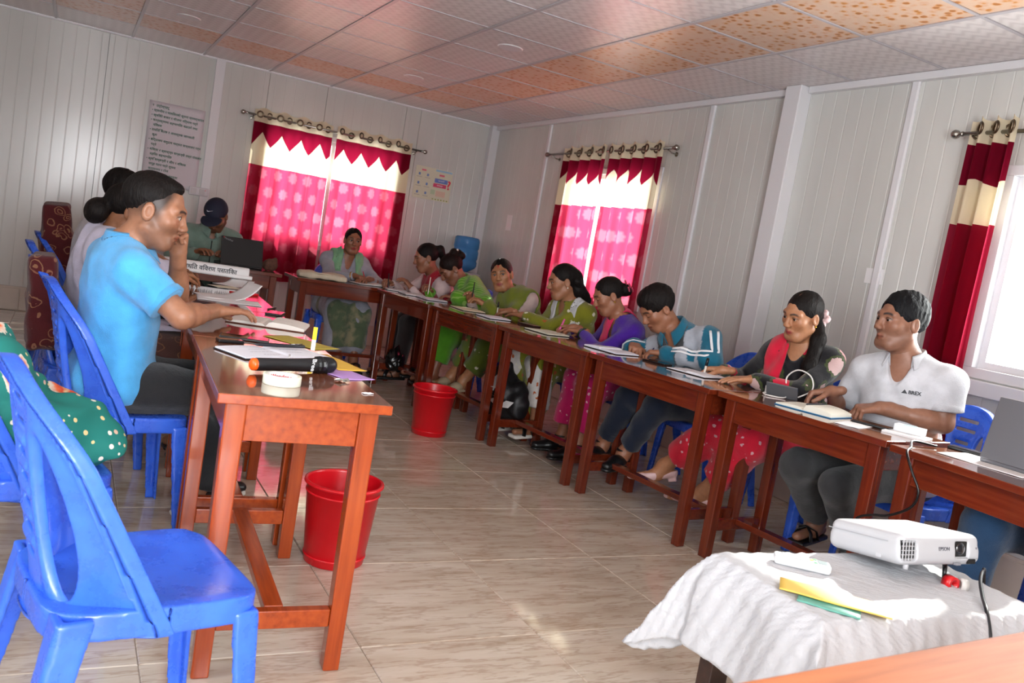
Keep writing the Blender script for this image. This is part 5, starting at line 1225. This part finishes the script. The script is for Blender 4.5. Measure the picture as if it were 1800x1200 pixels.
MB().tube(spline([(.0, -.02, .006), (-.06, .0, .006), (-.10, -.05, .005), (-.04, -.10, .006), (.03, -.06, .03), (.06, -.03, .09), (.06, -.08, .135), (.06, -.15, .12), (.06, -.17, .06), (.02, -.13, .015)]), .0034, 8).build('cable', mat('white_cable', 'dcdad6', .4), ad, True)
ph = thing('phone', 'phone propped up on edge against the white charging cable', 'phone', (-1.04, -5.72, TZ), math.radians(-62)); rt = Matrix.Rotation(math.radians(32), 3, 'X')
MB().box((0, -.016, .032), (.145, .009, .072), rt).build('body', mat('grey_phone_back', '5a5c60', .2), ph, bevel=.003)
sl = thing('laptop', 'silver laptop seen from behind at the right edge of the photo', 'laptop', (-1.10, -6.905, TZ), math.radians(-88)); SILV = mat('silver_laptop_shell', '7c7c82', .38, .75)
MB().box((0, .115, .010), (.35, .23, .016)).build('base', SILV, sl, bevel=.004)
l_, rot = lid(sl, .35, .225, math.radians(-12), SILV)
off = lambda x, y, z: tuple(rot @ Vector((x, y, z))+Vector((0, 0, .015)))
b = MB(); LOGO = mat('dark_chrome_logo', '3a3a40', .2, .9)
b.tube([off(.026*math.cos(a), -.005, .105+.026*math.sin(a)) for a in [2*math.pi*i/32 for i in range(33)]], .0016, 6); b.build('logo_ring', LOGO, l_, True)
text('logo_letters', 'DELL', .016, LOGO, off(0, -.0046, .105), tuple(rot @ Vector((1, 0, 0))), tuple(rot @ Vector((0, 0, 1))), l_, bold=.0004)
MB().box(off(0, 0, .2262), (.35, .0085, .002), rot).build('lid_edge', mat('bright_metal_edge', 'e0dede', .3, .5), l_)

# ---------------------------------------------------------------- low table: cloth, projector and small things
CL = NT('crinkled_white_cotton'); _v = CL.coord('Object'); _n = CL.noise(_v, 34, 5, .65); _w = CL.new('ShaderNodeTexWave', {'Vector': _v, 'Scale': 26., 'Distortion': 5., 'Detail': 3.}, bands_direction='DIAGONAL')
CL.set(CL.b, 'Base Color', lin('b6b7bb')); CL.b.inputs['Roughness'].default_value = .9; CL.b.inputs['Sheen Weight'].default_value = .15; CL.bump(CL.math('ADD', _n, CL.math('MULTIPLY', _w.outputs['Fac'], .12)), .8, .006)
cl = thing('tablecloth', 'crinkled white cotton cloth draped over the low table', 'tablecloth', (-2.17, -7.205, PZ), math.radians(-4)); HW, HD = PW/2+.006, PD/2+.006
def cloth(u, v):
    a, b_ = (u-.5)*2*(HW+.25), (v-.5)*2*(HD+.25); du, dv = max(abs(a)-HW, 0), max(abs(b_)-HD, 0); sa, sb = math.copysign(1, a), math.copysign(1, b_)
    drop = max(du, dv); z = .006-drop; cr = min(du, dv)
    x = min(max(a, -HW), HW)+sa*(.02*min(du/.05, 1)+.10*du+cr*.35); y = min(max(b_, -HD), HD)+sb*(.02*min(dv/.05, 1)+.10*dv+cr*.35)
    wv = .012*math.sin(18*a+2)*min(dv/.08, 1)+.012*math.sin(21*b_+1)*min(du/.08, 1)
    if dv > 0 and du == 0: y += wv
    if du > 0 and dv == 0: x += wv
    z += .02*math.sin(9*a+5*b_)*min(drop/.2, 1)-.05*min(cr/.2, 1)
    return (x+.002*math.sin(130*b_+40*a), y+.002*math.sin(120*a+20*b_), z+.0011*math.sin(95*a+60*b_+3*math.sin(40*b_+17*a))+.0011*math.sin(120*b_-70*a+3*math.sin(31*a)))
MB().grid(cloth, 150, 110).build('cloth', CL.m, cl, True, solid=.0016)
PJ = mat('white_projector_plastic', 'b8b9bd', .38); pj_ = thing('projector', 'white projector with a dark square lens on the cloth-covered table', 'projector', (-1.985, -7.125, PZ+.010), math.radians(-3)); tilt = Matrix.Rotation(math.radians(9.5), 4, 'X')
def T_(o): o.matrix_local = Matrix.Translation((0, .11, .006)) @ Matrix.Rotation(math.radians(-9.5), 4, 'X') @ Matrix.Translation((0, -.11, 0)); return o
f = Field((-.17, -.14, -.01), (.17, .14, .10), .004)
f.box((0, 0, .041), (.147, .115, .039), None, .020); f.box((0, 0, .030), (.1485, .1165, .022), None, .016, .008)
for x in (-.118,): f.box((x+.0, -.118, .040), (.026, .012, .026), None, .010, 0, 'cut')
f.box((.075, -.121, .044), (.026, .012, .022), None, .006, 0, 'cut'); f.box((.118, -.119, .012), (.018, .010, .008), None, .003, 0, 'cut')
f.cone((-.06, -.02, .078), .05, (.05, -.02, .078), .05, .01, flat=((0, 0, 1), .10))
o = T_(link('body', np_mesh('body', [f.nets()]), PJ, pj_, True))
MB().box((-.118, -.1075, .040), (.050, .004, .050)).build('grille_back', BLACK, o)
for i in range(5): MB().box((-.118, -.113, .020+i*.0105), (.050, .003, .0016)).build('grille_bar', PJ, o)
for i in range(5): MB().box((-.139+i*.0105, -.1132, .040), (.0016, .003, .050)).build('grille_bar', PJ, o)
MB().box((.075, -.1100, .044), (.048, .002, .040)).build('lens_recess', BLACK, o, bevel=.002)
MB().lathe([(.0005, .006), (.012, .004), (.017, 0), (.019, -.004)], 28, (.075, -.1105, .044), Matrix.Rotation(math.pi/2, 3, 'X')).build('lens', mat('coated_lens_glass', '0a0c18', .03, coat=1), o, True)
text('brand_lettering', 'EPSON', .0135, mat('grey_lettering', '5a5a62', .5), (.005, -.1168, .045), (1, 0, 0), (0, 0, 1), o, bold=.0002)
MB().box((.128, -.1165, .047), (.005, .0012, .005)).build('badge', mat('grey_badge', '7a7a82', .5), o); MB().box((.128, -.1165, .038), (.013, .0012, .0016)).build('badge_line', bpy.data.materials['grey_badge'], o)
MB().box((.118, -.111, .012), (.032, .004, .012)).build('sensor_window', BLACK, o, bevel=.001)
MB().box((.056, -.118, .008), (.018, .008, .006)).build('release_lever', mat('grey_plastic', '8a8a90', .5), o)
MB().box((-.1490, .02, .056), (.0015, .19, .0016)).build('seam', mat('seam_shadow_line', 'a4a4a8', .6), o)
MB().box((-.1487, -.05, .022), (.0016, .016, .022)).build('side_panel', mat('light_grey_panel', 'bcbcc0', .5), o, bevel=.001)
MB().lathe([(.006, 0), (.006, .03)], 14, (.035, -.10, -.004)).build('foot', BLACK, o, True)
MB().tube([(.035, -.10, -.004), (.035, -.10, -.034)], .0055, 12).build('adjustable_foot', BLACK, o, True)
for x in (-.12, .12): MB().lathe([(.009, -.006), (.010, 0), (.010, .004)], 14, (x, .09, 0)).build('foot', BLACK, o, True)
MB().lathe([(.006, -.008), (.007, 0), (.007, .006)], 14, (-.11, -.10, .0)).build('foot', PJ, o, True)
rr_ = thing('tape_roll', 'small red and white tape roll under the front foot of the projector', 'tape', (-1.955, -7.248, PZ+.008), math.radians(-30))
MB().lathe([(.010, -.012), (.019, -.012), (.019, .012), (.010, .012), (.010, -.012)], 28, (0, 0, .006), Matrix.Rotation(math.pi/2, 3, 'Y') @ Matrix.Rotation(1.2, 3, 'X'), False).build('red_tape', RED, rr_, True)
MB().lathe([(.012, -.008), (.0175, -.008), (.0175, .009), (.012, .009), (.012, -.008)], 28, (.030, 0, .006), Matrix.Rotation(math.pi/2, 3, 'Y'), False).build('clear_tape', mat('clear_tape', 'c8c4c0', .3), rr_, True)
rm = thing('remote_control', 'white remote control lying to the left of the projector', 'remote', (-2.335, -7.105, PZ+.008), math.radians(-40)); W_ = mat('white_remote', 'd8dadc', .4)
MB().box((0, 0, .011), (.135, .044, .022)).build('body', W_, rm, bevel=.007)
for i in range(5):
    for j in range(3): MB().box((-.045+i*.014, -.011+j*.011, .0225), (.007, .006, .002)).build('button', mat('grey_button', '9a9ea2', .5) if not bpy.data.materials.get('grey_button') else bpy.data.materials['grey_button'], rm)
MB().box((.022, .004, .0225), (.008, .008, .002)).build('yellow_button', mat('yellow_button', 'd8b020', .5), rm)
for j in (-1, 1): MB().box((.030, .012*j, .0225), (.008, .006, .002)).build('green_button', mat('green_button', '3aa060', .5) if not bpy.data.materials.get('green_button') else bpy.data.materials['green_button'], rm)
MB().box((.048, 0, .0224), (.022, .026, .0012)).build('display', mat('grey_display', '7c8a8e', .3), rm)
flat_sheet('envelope', 'yellow paper envelope at the near left corner of the white cloth', 'envelope', -2.425, -7.285, math.radians(-47), .235, .085, mat('bright_yellow_paper', 'dfbb58', .6), z=PZ+.014, th=.002)
flat_sheet('card', 'folded green card peeking out under the yellow envelope', 'card', -2.462, -7.305, math.radians(-52), .13, .07, mat('pale_green_card', '5fa090', .6), z=PZ+.008, th=.003)
pc = thing('cable', 'black power cable looping over the front of the white cloth', 'cable', (-1.95, -7.35, PZ)); L0 = Vector(pc.location)
MB().tube([p-L0 for p in spline([(-1.62, -7.16, .40), (-1.74, -7.20, .565), (-1.80, -7.235, .585), (-1.86, -7.265, .60), (-1.92, -7.30, .592), (-1.975, -7.345, .575), (-2.03, -7.395, .560), (-2.06, -7.435, .50), (-2.075, -7.445, .40), (-2.07, -7.45, .25), (-2.05, -7.5, .02)])], .0048, 8).build('wire', mat('black_cable_sheath', '14161c', .4), pc, True)

# ---------------------------------------------------------------- on the floor
def basket(label, x, y):
    t = thing('waste_basket', label, 'basket', (x, y, 0), .3, 'red plastic waste baskets')
    k = bpy.data.materials.get('red_basket_plastic')
    if not k:
        q = NT('red_basket_plastic'); q.b.inputs['Base Color'].default_value = lin('cc0d1c'); q.b.inputs['Roughness'].default_value = .3; tc = q.new('ShaderNodeTexCoord'); s = q.new('ShaderNodeSeparateXYZ', {0: tc.outputs['Object']})
        an = q.math('MULTIPLY', q.math('ARCTAN2', s.outputs[0], s.outputs[1]), 22.); h = q.math('MULTIPLY', q.math('GREATER_THAN', q.math('SINE', an), .2), q.math('GREATER_THAN', q.math('SINE', q.math('MULTIPLY', s.outputs[2], 330.)), .3))
        band = q.math('MULTIPLY', q.math('GREATER_THAN', s.outputs[2], .05), q.math('LESS_THAN', s.outputs[2], .245)); q.bump(q.math('MULTIPLY', h, band), .5, .003); k = q.m
    MB().lathe([(.001, .012), (.100, .012), (.104, .016), (.130, .292), (.131, .30), (.134, .302), (.142, .300), (.143, .292), (.136, .288), (.133, .288), (.108, .004), (.103, 0), (.001, 0)], 56, cap=False).build('bucket', k, t, True)
    for i in range(2): MB().lathe([(.1085+.0265*z/.29, z-.002), (.1105+.0265*z/.29, z), (.1085+.0265*z/.29, z+.002)], 56, cap=False, c=(0, 0, 0)).build('rib', k, t, True) if False else None
    for z in (.03, .262): r = .1075+.0262*z/.29; MB().lathe([(r, z-.004), (r+.003, z-.002), (r+.003, z+.002), (r, z+.004)], 56, cap=False).build('rim_band', k, t, True)
    return t
basket('red plastic waste basket behind the leg of the near left table', -3.035, -5.655); basket('red plastic waste basket in front of the right row, farther from the camera', -1.875, -3.70)
def blob(name, label, cat, part, m, loc, prims, w=.008, lo=(-.3, -.3, -.01), hi=(.3, .3, .5), wr=(.008, 1.4, 1), group=None, rz=0):
    t = thing(name, label, cat, loc, rz, group); f = Field(lo, hi, .007)
    for p in prims: (f.ell if p[0] == 'e' else f.box if p[0] == 'b' else f.cone)(*p[1:])
    f.plane((0, 0, .002), (0, 0, -1)); f.bumps(wrinkle(*wr)); link(part, np_mesh(part, [f.nets()]), m, t, True); return t
NYL = mat('black_nylon', '0e0e11', .5, bump=(80, .4))
bp = blob('backpack', 'black backpack with a white emblem under a table of the right row', 'bag', 'body', NYL, (-1.38, -3.74, .13), [('b', (0, .0, .14), (.085, .15, .14), None, .06), ('e', (-.02, .05, .20), (.09, .11, .14), None, .05), ('e', (.0, -.13, .12), (.08, .09, .10), None, .05), ('c', (0, .06, .28), .03, (0, .02, .36), .018, .03)], wr=(.018, 1.1, 2))
def ray_on(o, org, d):
    bpy.context.view_layer.update(); mi = o.matrix_world.inverted(); a = mi @ Vector(org); b_ = (mi.to_3x3() @ Vector(d)).normalized(); ok, p, n, _ = o.ray_cast(a, b_)
    return (o.matrix_world @ p, (o.matrix_world.to_3x3() @ n).normalized()) if ok else (None, None)
def decal(name, o, root, org, d, xdir, polys, m, s=1.0, off=.002):
    """flat print laid on the surface of o: polys in metres on the plane of the hit"""
    p, n = ray_on(o, org, d)
    if p is None: return None
    n = -Vector(d).normalized() if n.dot(Vector(d)) > 0 else n; x = Vector(xdir); x = (x-n*x.dot(n)).normalized(); y = n.cross(x); b = MB(); W0 = root.matrix_world.inverted()
    for pl in polys:
        vs = []
        for u, v in pl:
            q = p+x*u*s+y*v*s; h, nn = ray_on(o, q+n*.12, -n); vs.append(W0 @ ((h if h is not None else q)+n*off))
        b.add([tuple(v) for v in vs], [tuple(range(len(vs)))])
    return b.build(name, m, root)
WHP = mat('white_print_on_bag', 'd4d4d4', .6); bo = bp.children[0]
decal('emblem', bo, bp, (-1.62, -4.10, .30), (.50, .866, -.0), (.866, -.5, 0), [[(-.09, .02), (-.03, .07), (.0, .06), (-.02, .02), (-.05, .0)], [(-.10, -.09), (-.06, -.06), (.03, .0), (.07, .03), (.06, .0), (.0, -.05), (-.06, -.09), (-.10, -.12)], [(-.10, .0), (-.06, .03), (-.05, .01), (-.09, -.02)]], WHP, 1.3, .006)
blob('plastic_bag', 'small crumpled black plastic bag hanging low under the farthest right table', 'bag', 'body', mat('shiny_black_plastic', '0a0a0c', .22), (-1.58, -2.18, .13), [('e', (0, 0, .07), (.07, .08, .08), None, .02), ('e', (0, .02, .14), (.05, .05, .05), None, .03), ('c', (0, 0, .17), .02, (.0, .02, .22), .012, .03)], wr=(.022, 2.0, 4), lo=(-.2, -.2, -.01), hi=(.2, .2, .3))
# teal floral bundle on the chair at the left edge
TEALF = NT('teal_floral_cotton'); _v = TEALF.coord('Object'); vo = TEALF.new('ShaderNodeTexVoronoi', {'Vector': _v, 'Scale': 36., 'Randomness': 1.}); v2 = TEALF.new('ShaderNodeTexVoronoi', {'Vector': _v, 'Scale': 5.5, 'Randomness': .8}); nn_ = TEALF.noise(_v, 40, 2); sc1 = TEALF.new('ShaderNodeSeparateColor', {0: vo.outputs['Color']}); sc2 = TEALF.new('ShaderNodeSeparateColor', {0: v2.outputs['Color']})
c1 = TEALF.mix(TEALF.math('MULTIPLY', TEALF.math('LESS_THAN', vo.outputs['Distance'], .26), TEALF.math('GREATER_THAN', sc1.outputs[1], .45)), lin('12746c'), TEALF.ramp(sc1.outputs[0], [(.4, 'd8c890'), (.6, 'c8a0a0'), (.8, 'e0dcd0')]))
d2 = TEALF.math('ADD', v2.outputs['Distance'], TEALF.math('MULTIPLY', TEALF.math('SUBTRACT', nn_, .5), .25)); c2_ = TEALF.mix(TEALF.math('MULTIPLY', TEALF.math('LESS_THAN', d2, .30), TEALF.math('GREATER_THAN', sc2.outputs[0], .42)), c1, TEALF.ramp(d2, [(.05, 'e0d0a0'), (.12, 'd0441c'), (.2, 'e07040'), (.27, 'd8cfc0')]))
TEALF.set(TEALF.b, 'Base Color', c2_); TEALF.b.inputs['Roughness'].default_value = .8
blob('cloth_bundle', 'teal floral cloth bundle with an orange flower on the chair at the left edge', 'bundle', 'cloth', TEALF.m, (-4.03, -5.93, .425), [('e', (.0, .0, .10), (.20, .19, .11), None, .03), ('e', (-.10, .0, .20), (.09, .18, .16), None, .08), ('e', (.10, -.05, .06), (.10, .12, .06), None, .05)], wr=(.022, 1.1, 3), rz=.25)
PAIS = mat('paisley_base', '4a1418', .85); 
def cover_on(label, x, y, ztop, zbot, wy, wx=.045, lean=.10):
    t = thing('cloth_cover', label, 'cloth', (x, y, zbot), 0); h = ztop-zbot; f = Field((-.2, -.3, -.06), (.2, .3, h+.1), .008); M3 = np.array([unit((1, 0, lean)), (0, 1, 0), unit((-lean, 0, 1))])
    f.box((0, 0, h*.5), (wx, wy, h*.5), M3, .022); f.box((.015, .02, h*.28), (wx*1.25, wy*1.06, h*.28), M3, .02, .05)
    f.bumps(lambda X, Y, Z: .009*np.sin(34*Y+26*X+9*np.sin(5*Z))*np.clip((h-Z)/h, .15, 1)+.006*np.sin(19*Z+11*Y)); me = np_mesh('cloth', [f.nets()]); paint(me, lin('4c1418')[:3]); link('cloth', me, PAISLEY, t, True); return t
cover_on('maroon paisley cloth hung over a chair back near the back left wall', -4.05, -2.60, 1.05, .60, .17, .075)
cover_on('maroon paisley cloth over the chair back behind the woman with the hair bun', -4.06, -4.42, .88, .50, .16, .05)
# water bottle on its dispenser in the corner
wdn = thing('water_dispenser', 'blue water bottle upside down on a dispenser in the far corner', 'dispenser', (-.30, -.36, 0))
MB().box((0, 0, .47), (.30, .30, .94)).build('cabinet', mat('pale_grey_appliance', 'b8bcc0', .4), wdn, bevel=.02)
MB().box((0, -.152, .62), (.24, .01, .22)).build('tap_recess', mat('dark_grey_plastic', '2a2c30', .5), wdn, bevel=.004)
for s, mm in ((-.05, RED), (.05, BLUE)): MB().tube([(s, -.16, .66), (s, -.19, .655), (s, -.19, .63)], .010, 10).build('tap', mm, wdn, True)
WBL = NT('blue_water_bottle'); WBL.b.inputs['Base Color'].default_value = lin('4a8ac6'); WBL.b.inputs['Roughness'].default_value = .12; WBL.b.inputs['Transmission Weight'].default_value = .15; WBL.b.inputs['IOR'].default_value = 1.2
MB().lathe([(.03, .92), (.05, .94), (.12, .985), (.135, 1.01), (.135, 1.05), (.128, 1.06), (.128, 1.075), (.135, 1.085), (.135, 1.16), (.128, 1.17), (.128, 1.185), (.135, 1.195), (.135, 1.27), (.13, 1.29), (.115, 1.305), (.05, 1.31), (.001, 1.308)], 36).build('bottle', WBL.m, wdn, True)

# ---------------------------------------------------------------- on the walls
ch = thing('wall_chart', 'white chart paper of handwritten green Nepali lines on the back wall', 'chart', (-3.225, -.006, 1.66))
def chf(u, v): return ((u-.5)*.48, -.004-.004*math.sin(6*u)*math.sin(5*v)-.006*(v < .1), (v-.5)*.75)
MB().grid(chf, 12, 16).build('paper', mat('chart_paper', 'd6d0d6', .7), ch, True, solid=.001)
rows = ['२  उद्देश्यहरू', '• स्थानीय र पालिकाको सूचना व्यवस्थापन', '• कृषिको बजार र योजना निर्माण गर्ने', '• कार्यक्रममा सहभागिता बढाउने तथा', 'विवरण', '• समिति बैठक र आवश्यक जानकारी', 'कुरा', '• बिद्यालय समुदाय मार्फत सञ्चालन गर्न', 'गर्ने', '• शिक्षा र स्वास्थ्य सम्बन्धी तथ्य संकलन', 'महिला सहभागिता', '• कृषि सम्बन्धी र सीप र विकास', 'समूह गठन गर्ने सूचना', 'कार्यालय र टोल', '• दिगो र सामाजिक सुरक्षा', '• अनुगमन तथा मूल्यांकन']
for i, rw in enumerate(rows):
    text('handwriting', rw, .029, GREEN_INK, (-.215 if rw[0] in '•२' else -.19, -.0125, .335-i*.0435), (1, 0, -.02), (0, 0, 1), ch, .0003, 'LEFT', bold=.0004)
pp = thing('wall_poster', 'small cream information poster with a red question mark by the corner', 'poster', (-.642, -.004, 1.797), math.radians(0))
MB().box((0, 0, 0), (.425, .002, .335)).build('sheet', mat('cream_poster', 'd4d2bc', .6), pp)
def bar(nm, x, z, w, h, c): return MB().box((x, -.0015, z), (w, .0014, h)).build(nm, mat('print_'+c, c, .6) if not bpy.data.materials.get('print_'+c) else bpy.data.materials['print_'+c], pp)
bar('blue_band', .09, .045, .15, .045, '6a80c0'); bar('red_band', .08, -.005, .15, .040, 'd04870'); bar('header', .11, .15, .19, .02, '9ac0d8'); bar('pink_oval', .09, .105, .06, .02, 'd86a80'); bar('pink_oval', -.12, .13, .05, .018, 'd86a80')
bar('peach_panel', .10, -.09, .11, .06, 'd8bca8'); bar('green_panel', .01, -.08, .05, .05, 'b8c8a8')
for i in range(3):
    for j in range(2): bar('icon', -.165+j*.095, .085-i*.095, .022, .026, '6a86b8'); bar('caption', -.165+j*.095, .055-i*.095, .06, .006, 'a8a8a0')
for i in range(6): bar('footer_mark', .02+i*.033, -.152, .016, .012, '8a9a30')
text('question_mark', '?', .13, mat('red_question', 'd02844', .6), (.182, -.0022, .012), (1, 0, 0), (0, 0, 1), pp, bold=.003)
text('poster_lettering', 'जानकारी', .022, PAPER, (.09, -.0026, .045), (1, 0, 0), (0, 0, 1), pp); text('poster_lettering', 'सम्पर्क', .022, PAPER, (.08, -.0026, -.005), (1, 0, 0), (0, 0, 1), pp)
so = thing('power_socket', 'white double power socket with a tiny red light under the chart', 'socket', (-2.962, -.022, 1.295))
MB().box((0, 0, 0), (.17, .034, .078)).build('plate', mat('white_socket', 'd0ccd0', .35), so, bevel=.006)
for x in (-.045, .03): MB().box((x, -.018, 0), (.05, .004, .05)).build('outlet', mat('offwhite_outlet', 'c4c0c2', .4) if not bpy.data.materials.get('offwhite_outlet') else bpy.data.materials['offwhite_outlet'], so, bevel=.002)
MB().box((.058, -.0185, .016), (.008, .003, .006)).build('red_light', mat('red_indicator', 'e0344a', .4), so)
for a, lab in ((-.67, 'small white paper notice on the right wall near the corner'), (-5.237, 'small white paper notice on the right wall above the man in white')):
    t = thing('wall_notice', lab, 'notice', (-.004, a, 1.52 if a > -1 else 1.418)); hh = .16 if a > -1 else .085
    MB().box((0, 0, 0), (.002, .12, hh)).build('paper', PAPER, t)

# ---------------------------------------------------------------- what people wear and hold
WHT = mat('white_trim_cloth', 'd8dade', .7)
P_ = I['polo']; N_, r_, f_, u_ = P_['N'], P_['r'], P_['f'], P_['u']
def chest_text(J, body, size, rr, uu, m, rot=0):
    o = Vector(J['N']+J['r']*rr+J['u']*uu+J['f']*.5); p, n = ray_on(J['top'], o, tuple(-J['f']))
    if p is None: return
    x = Vector(-J['r']).normalized(); x = -x if (x.dot(Vector(RIGHT)) < 0) else x; x = (x-n*x.dot(n)).normalized(); y = n.cross(x)
    q = p+n*.004-Vector(J['org']); t = text('lettering', body, size, m, tuple(q), tuple(x), tuple(y), J['root'], bold=.0006); t.parent = J['top']; return q, x, y, n
s_ = chest_text(P_, 'BREX', .021, -.085, -.125, mat('black_print', '22242a', .6))
if s_:
    q, x, y, n = s_; c = q-x*.040
    MB().add([tuple(c-x*.012-y*.007), tuple(c+x*.012-y*.007), tuple(c+y*.010)], [(0, 1, 2)]).build('triangle_logo', bpy.data.materials['black_print'], P_['top'])
# track-jacket stripes down the sleeves
J = I['teal']
for S, E, w in ((J['SL'], J['EL'], J['WL']), (J['SR'], J['ER'], J['WR'])):
    for k in (-1, 1):
        pts = []; cam_v = unit(np.array([-4, -8.5, 1.2])-E)
        for a, b_, r0, r1 in ((S, E, .050, .042), (E, E+(w-E)*.85, .042, .030)):
            ax = unit(b_-a); side = unit(np.cross(ax, np.cross(unit(V3(-.2, -.75, .62)), ax)))
            for t in np.linspace(.02 if a is S else .12, .88 if a is S else 1, 8):
                c0 = a+(b_-a)*t; tang = np.cross(ax, side); q = side+tang*.24*k; q = unit(q)
                h, n = ray_on(J['top'], tuple(c0+q*.25), tuple(-q)); pts.append((np.array(h)+q*.002 if h is not None else c0+q*(r0+.03))-J['org'])
        MB().tube([tuple(p) for p in pts], .0075, 8, flat=.3, up=tuple(side)).build('stripe', WHT, J['top'], True)
# cap of the man at the back
J = I['cap']; W = J['W']; hs = J['hs']; NAVY = mat('navy_cap_cloth', '171a30', .8, bump=(200, .2)); f = Field(np.array(J['W'](0, 0, 0))-.25, np.array(J['W'](0, 0, 0))+.25, .005)
f.ell(W(0, -.010, .045), (.088*hs, .108*hs, .092*hs), J['Hm'], 0); f.plane(W(0, 0, .034), -(J['Hm'][2]*.97+J['Hm'][1]*-.12))
me = np_mesh('cap', [f.nets()], J['org']); cp = link('cap', me, NAVY, J['root'], True)
f = Field(np.array(W(0, .1, 0))-.2, np.array(W(0, .1, 0))+.2, .004); f.ell(W(0, .115, .046), (.080, .085, .010), J['Hm'], 0); f.plane(W(0, .085, .046), -J['Hm'][1]); link('visor', np_mesh('visor', [f.nets()], J['org']), NAVY, cp, True)
vm = -J['Hm'][1]
tgt = np.array(W(.0, .06, .105)); dcam = unit(tgt-np.array([-4, -8.5, 1.2]))
decal('swoosh', cp, J['root'], tuple(np.array(W(.02, .075, .095))-dcam*.4), tuple(dcam), (.874, -.457, -.1), [[(-.026, .006), (-.022, -.006), (-.012, -.009), (.030, .010), (-.010, -.002), (-.019, -.001)]], mat('white_swoosh', 'dcdce4', .6), 1.0, .004)
# zip and cords of the green jacket
p0 = J['N']+J['f']*.5
pts = []
for t in np.linspace(-.06, -.34, 8):
    h, n = ray_on(J['top'], tuple(J['N']+J['u']*t+J['f']*.5), tuple(-J['f']))
    if h is not None: pts.append(np.array(h)+J['f']*.002-J['org'])
if len(pts) > 2: MB().tube([tuple(p) for p in pts], .004, 6).build('zip', BLACK, J['top'], True)
# hair ornaments, earrings, bangles
FLW = mat('pink_fabric_flower', 'c8506a', .7); PEARL = mat('pearl', 'd8d0c4', .2); GOLD = mat('gold', 'c89a3a', .25, 1); REDB = mat('red_glass_bangle', 'b01420', .15); GRNB = mat('dark_green_bangle', '1c2a1c', .3)
def flower(J, pos, m, s=.012):
    b = MB(); c = Vector(np.array(J['W'](*pos))-J['org'])
    for i in range(6):
        a = i*math.pi/3; d_ = Vector(J['Hm'][0])*math.cos(a)+Vector(J['Hm'][2])*math.sin(a); b.lathe([(.001, -s*.3), (s*.6, -s*.15), (s*.6, s*.15), (.001, s*.3)], 8, tuple(c+d_*s*.8), Vector(J['Hm'][1]).to_track_quat('Z', 'Y').to_matrix())
    b.build('flower', m, J['hair'], True)
for p in ((-.03, -.125, .055), (-.045, -.14, .03), (-.04, -.15, .0), (-.055, -.125, .01)): flower(I['purple'], p, FLW, .013)
b = MB(); J = I['floral']; c = Vector(np.array(J['W'](-.0, -.112, -.035))-J['org']); ax = Vector(J['W'](0, -.10, -.04))-Vector(J['W'](0, -.05, 0)); qm = ax.normalized().to_track_quat('Z', 'Y').to_matrix()
pts = [tuple(c+qm @ Vector(((.040+.006*math.sin(7*a))*math.cos(a), (.040+.006*math.sin(7*a))*math.sin(a), .005*math.sin(5*a)))) for a in [2*math.pi*i/48 for i in range(49)]]
b.tube(pts, .014, 10).build('scrunchie', mat('pale_pink_scrunchie', 'd8b8b8', .8, noise=(60, .3)), J['hair'], True)
b = MB(); J = I['green']
for i in range(4): b = MB(); c = np.array(J['W'](-.02+.014*i, -.115, .105-.01*i))-J['org']; b.lathe([(.0005, -.010), (.007, -.006), (.010, 0), (.007, .006), (.0005, .010)], 12, tuple(c)).build('pearl_clip', PEARL, J['hair'], True)
for nm, m in (('long', PEARL), ('floral', GOLD), ('purple', GOLD), ('pink', GOLD)):
    J = I[nm]
    for s in (-1, 1): c = np.array(J['W'](s*.080, -.008, -.036))-J['org']; MB().lathe([(.0005, -.006), (.0042, -.004), (.006, 0), (.0042, .004), (.0005, .006)], 10, tuple(c)).build('earring', m, J['body'], True)
bangle(I['bun'], 'red_bangle', 'R', .86, REDB, .031, .0035, 2); bangle(I['purple'], 'bangle', 'L', .90, GRNB, .034, .006); bangle(I['grey'], 'bangle', 'R', .88, GOLD, .032, .005); bangle(I['shawl'], 'bangle', 'R', .88, GRNB, .034, .006); bangle(I['floral'], 'bangle', 'R', .9, PEARL, .032, .005); bangle(I['long'], 'bangle', 'L', .92, BLACK, .031, .004); bangle(I['pink'], 'watch_strap', 'R', .92, BLACK, .030, .006)
pen(I['pink'], 'R', 'thin pen held upright by the girl in pink', INK, lean=(-.05, .1, 1)); pen(I['green'], 'R', 'white pen held by the woman in the green shawl', PEARL, lean=(.02, .02, 1))
pen(I['grey'], 'R', 'red pen held by the woman in grey', RED, lean=(-.35, .2, 1)); pen(I['shawl'], 'R', 'dark pen held by the woman in the olive shawl', INK, lean=(.1, .2, 1)); pen(I['long'], 'R', 'clear pen with a black cap held by the long-haired woman', PEARL, lean=(.05, .1, 1), cap=BLACK)
pen(I['purple'], 'R', 'pink pen held by the woman in purple', mat('pink_pen_plastic', 'd85aa0', .35), lean=(.3, -.05, 1), r=.006); pen(I['teal'], 'R', 'dark blue pen in the writing hand of the boy', mat('dark_blue_pen', '1a2250', .35), lean=(.5, -.3, .8)); pen(I['floral'], 'R', 'black and white marker held by the woman in the rose-print blouse', PEARL, lean=(.05, -.05, 1), cap=BLACK, r=.006)
print('done', time.time()-T0)
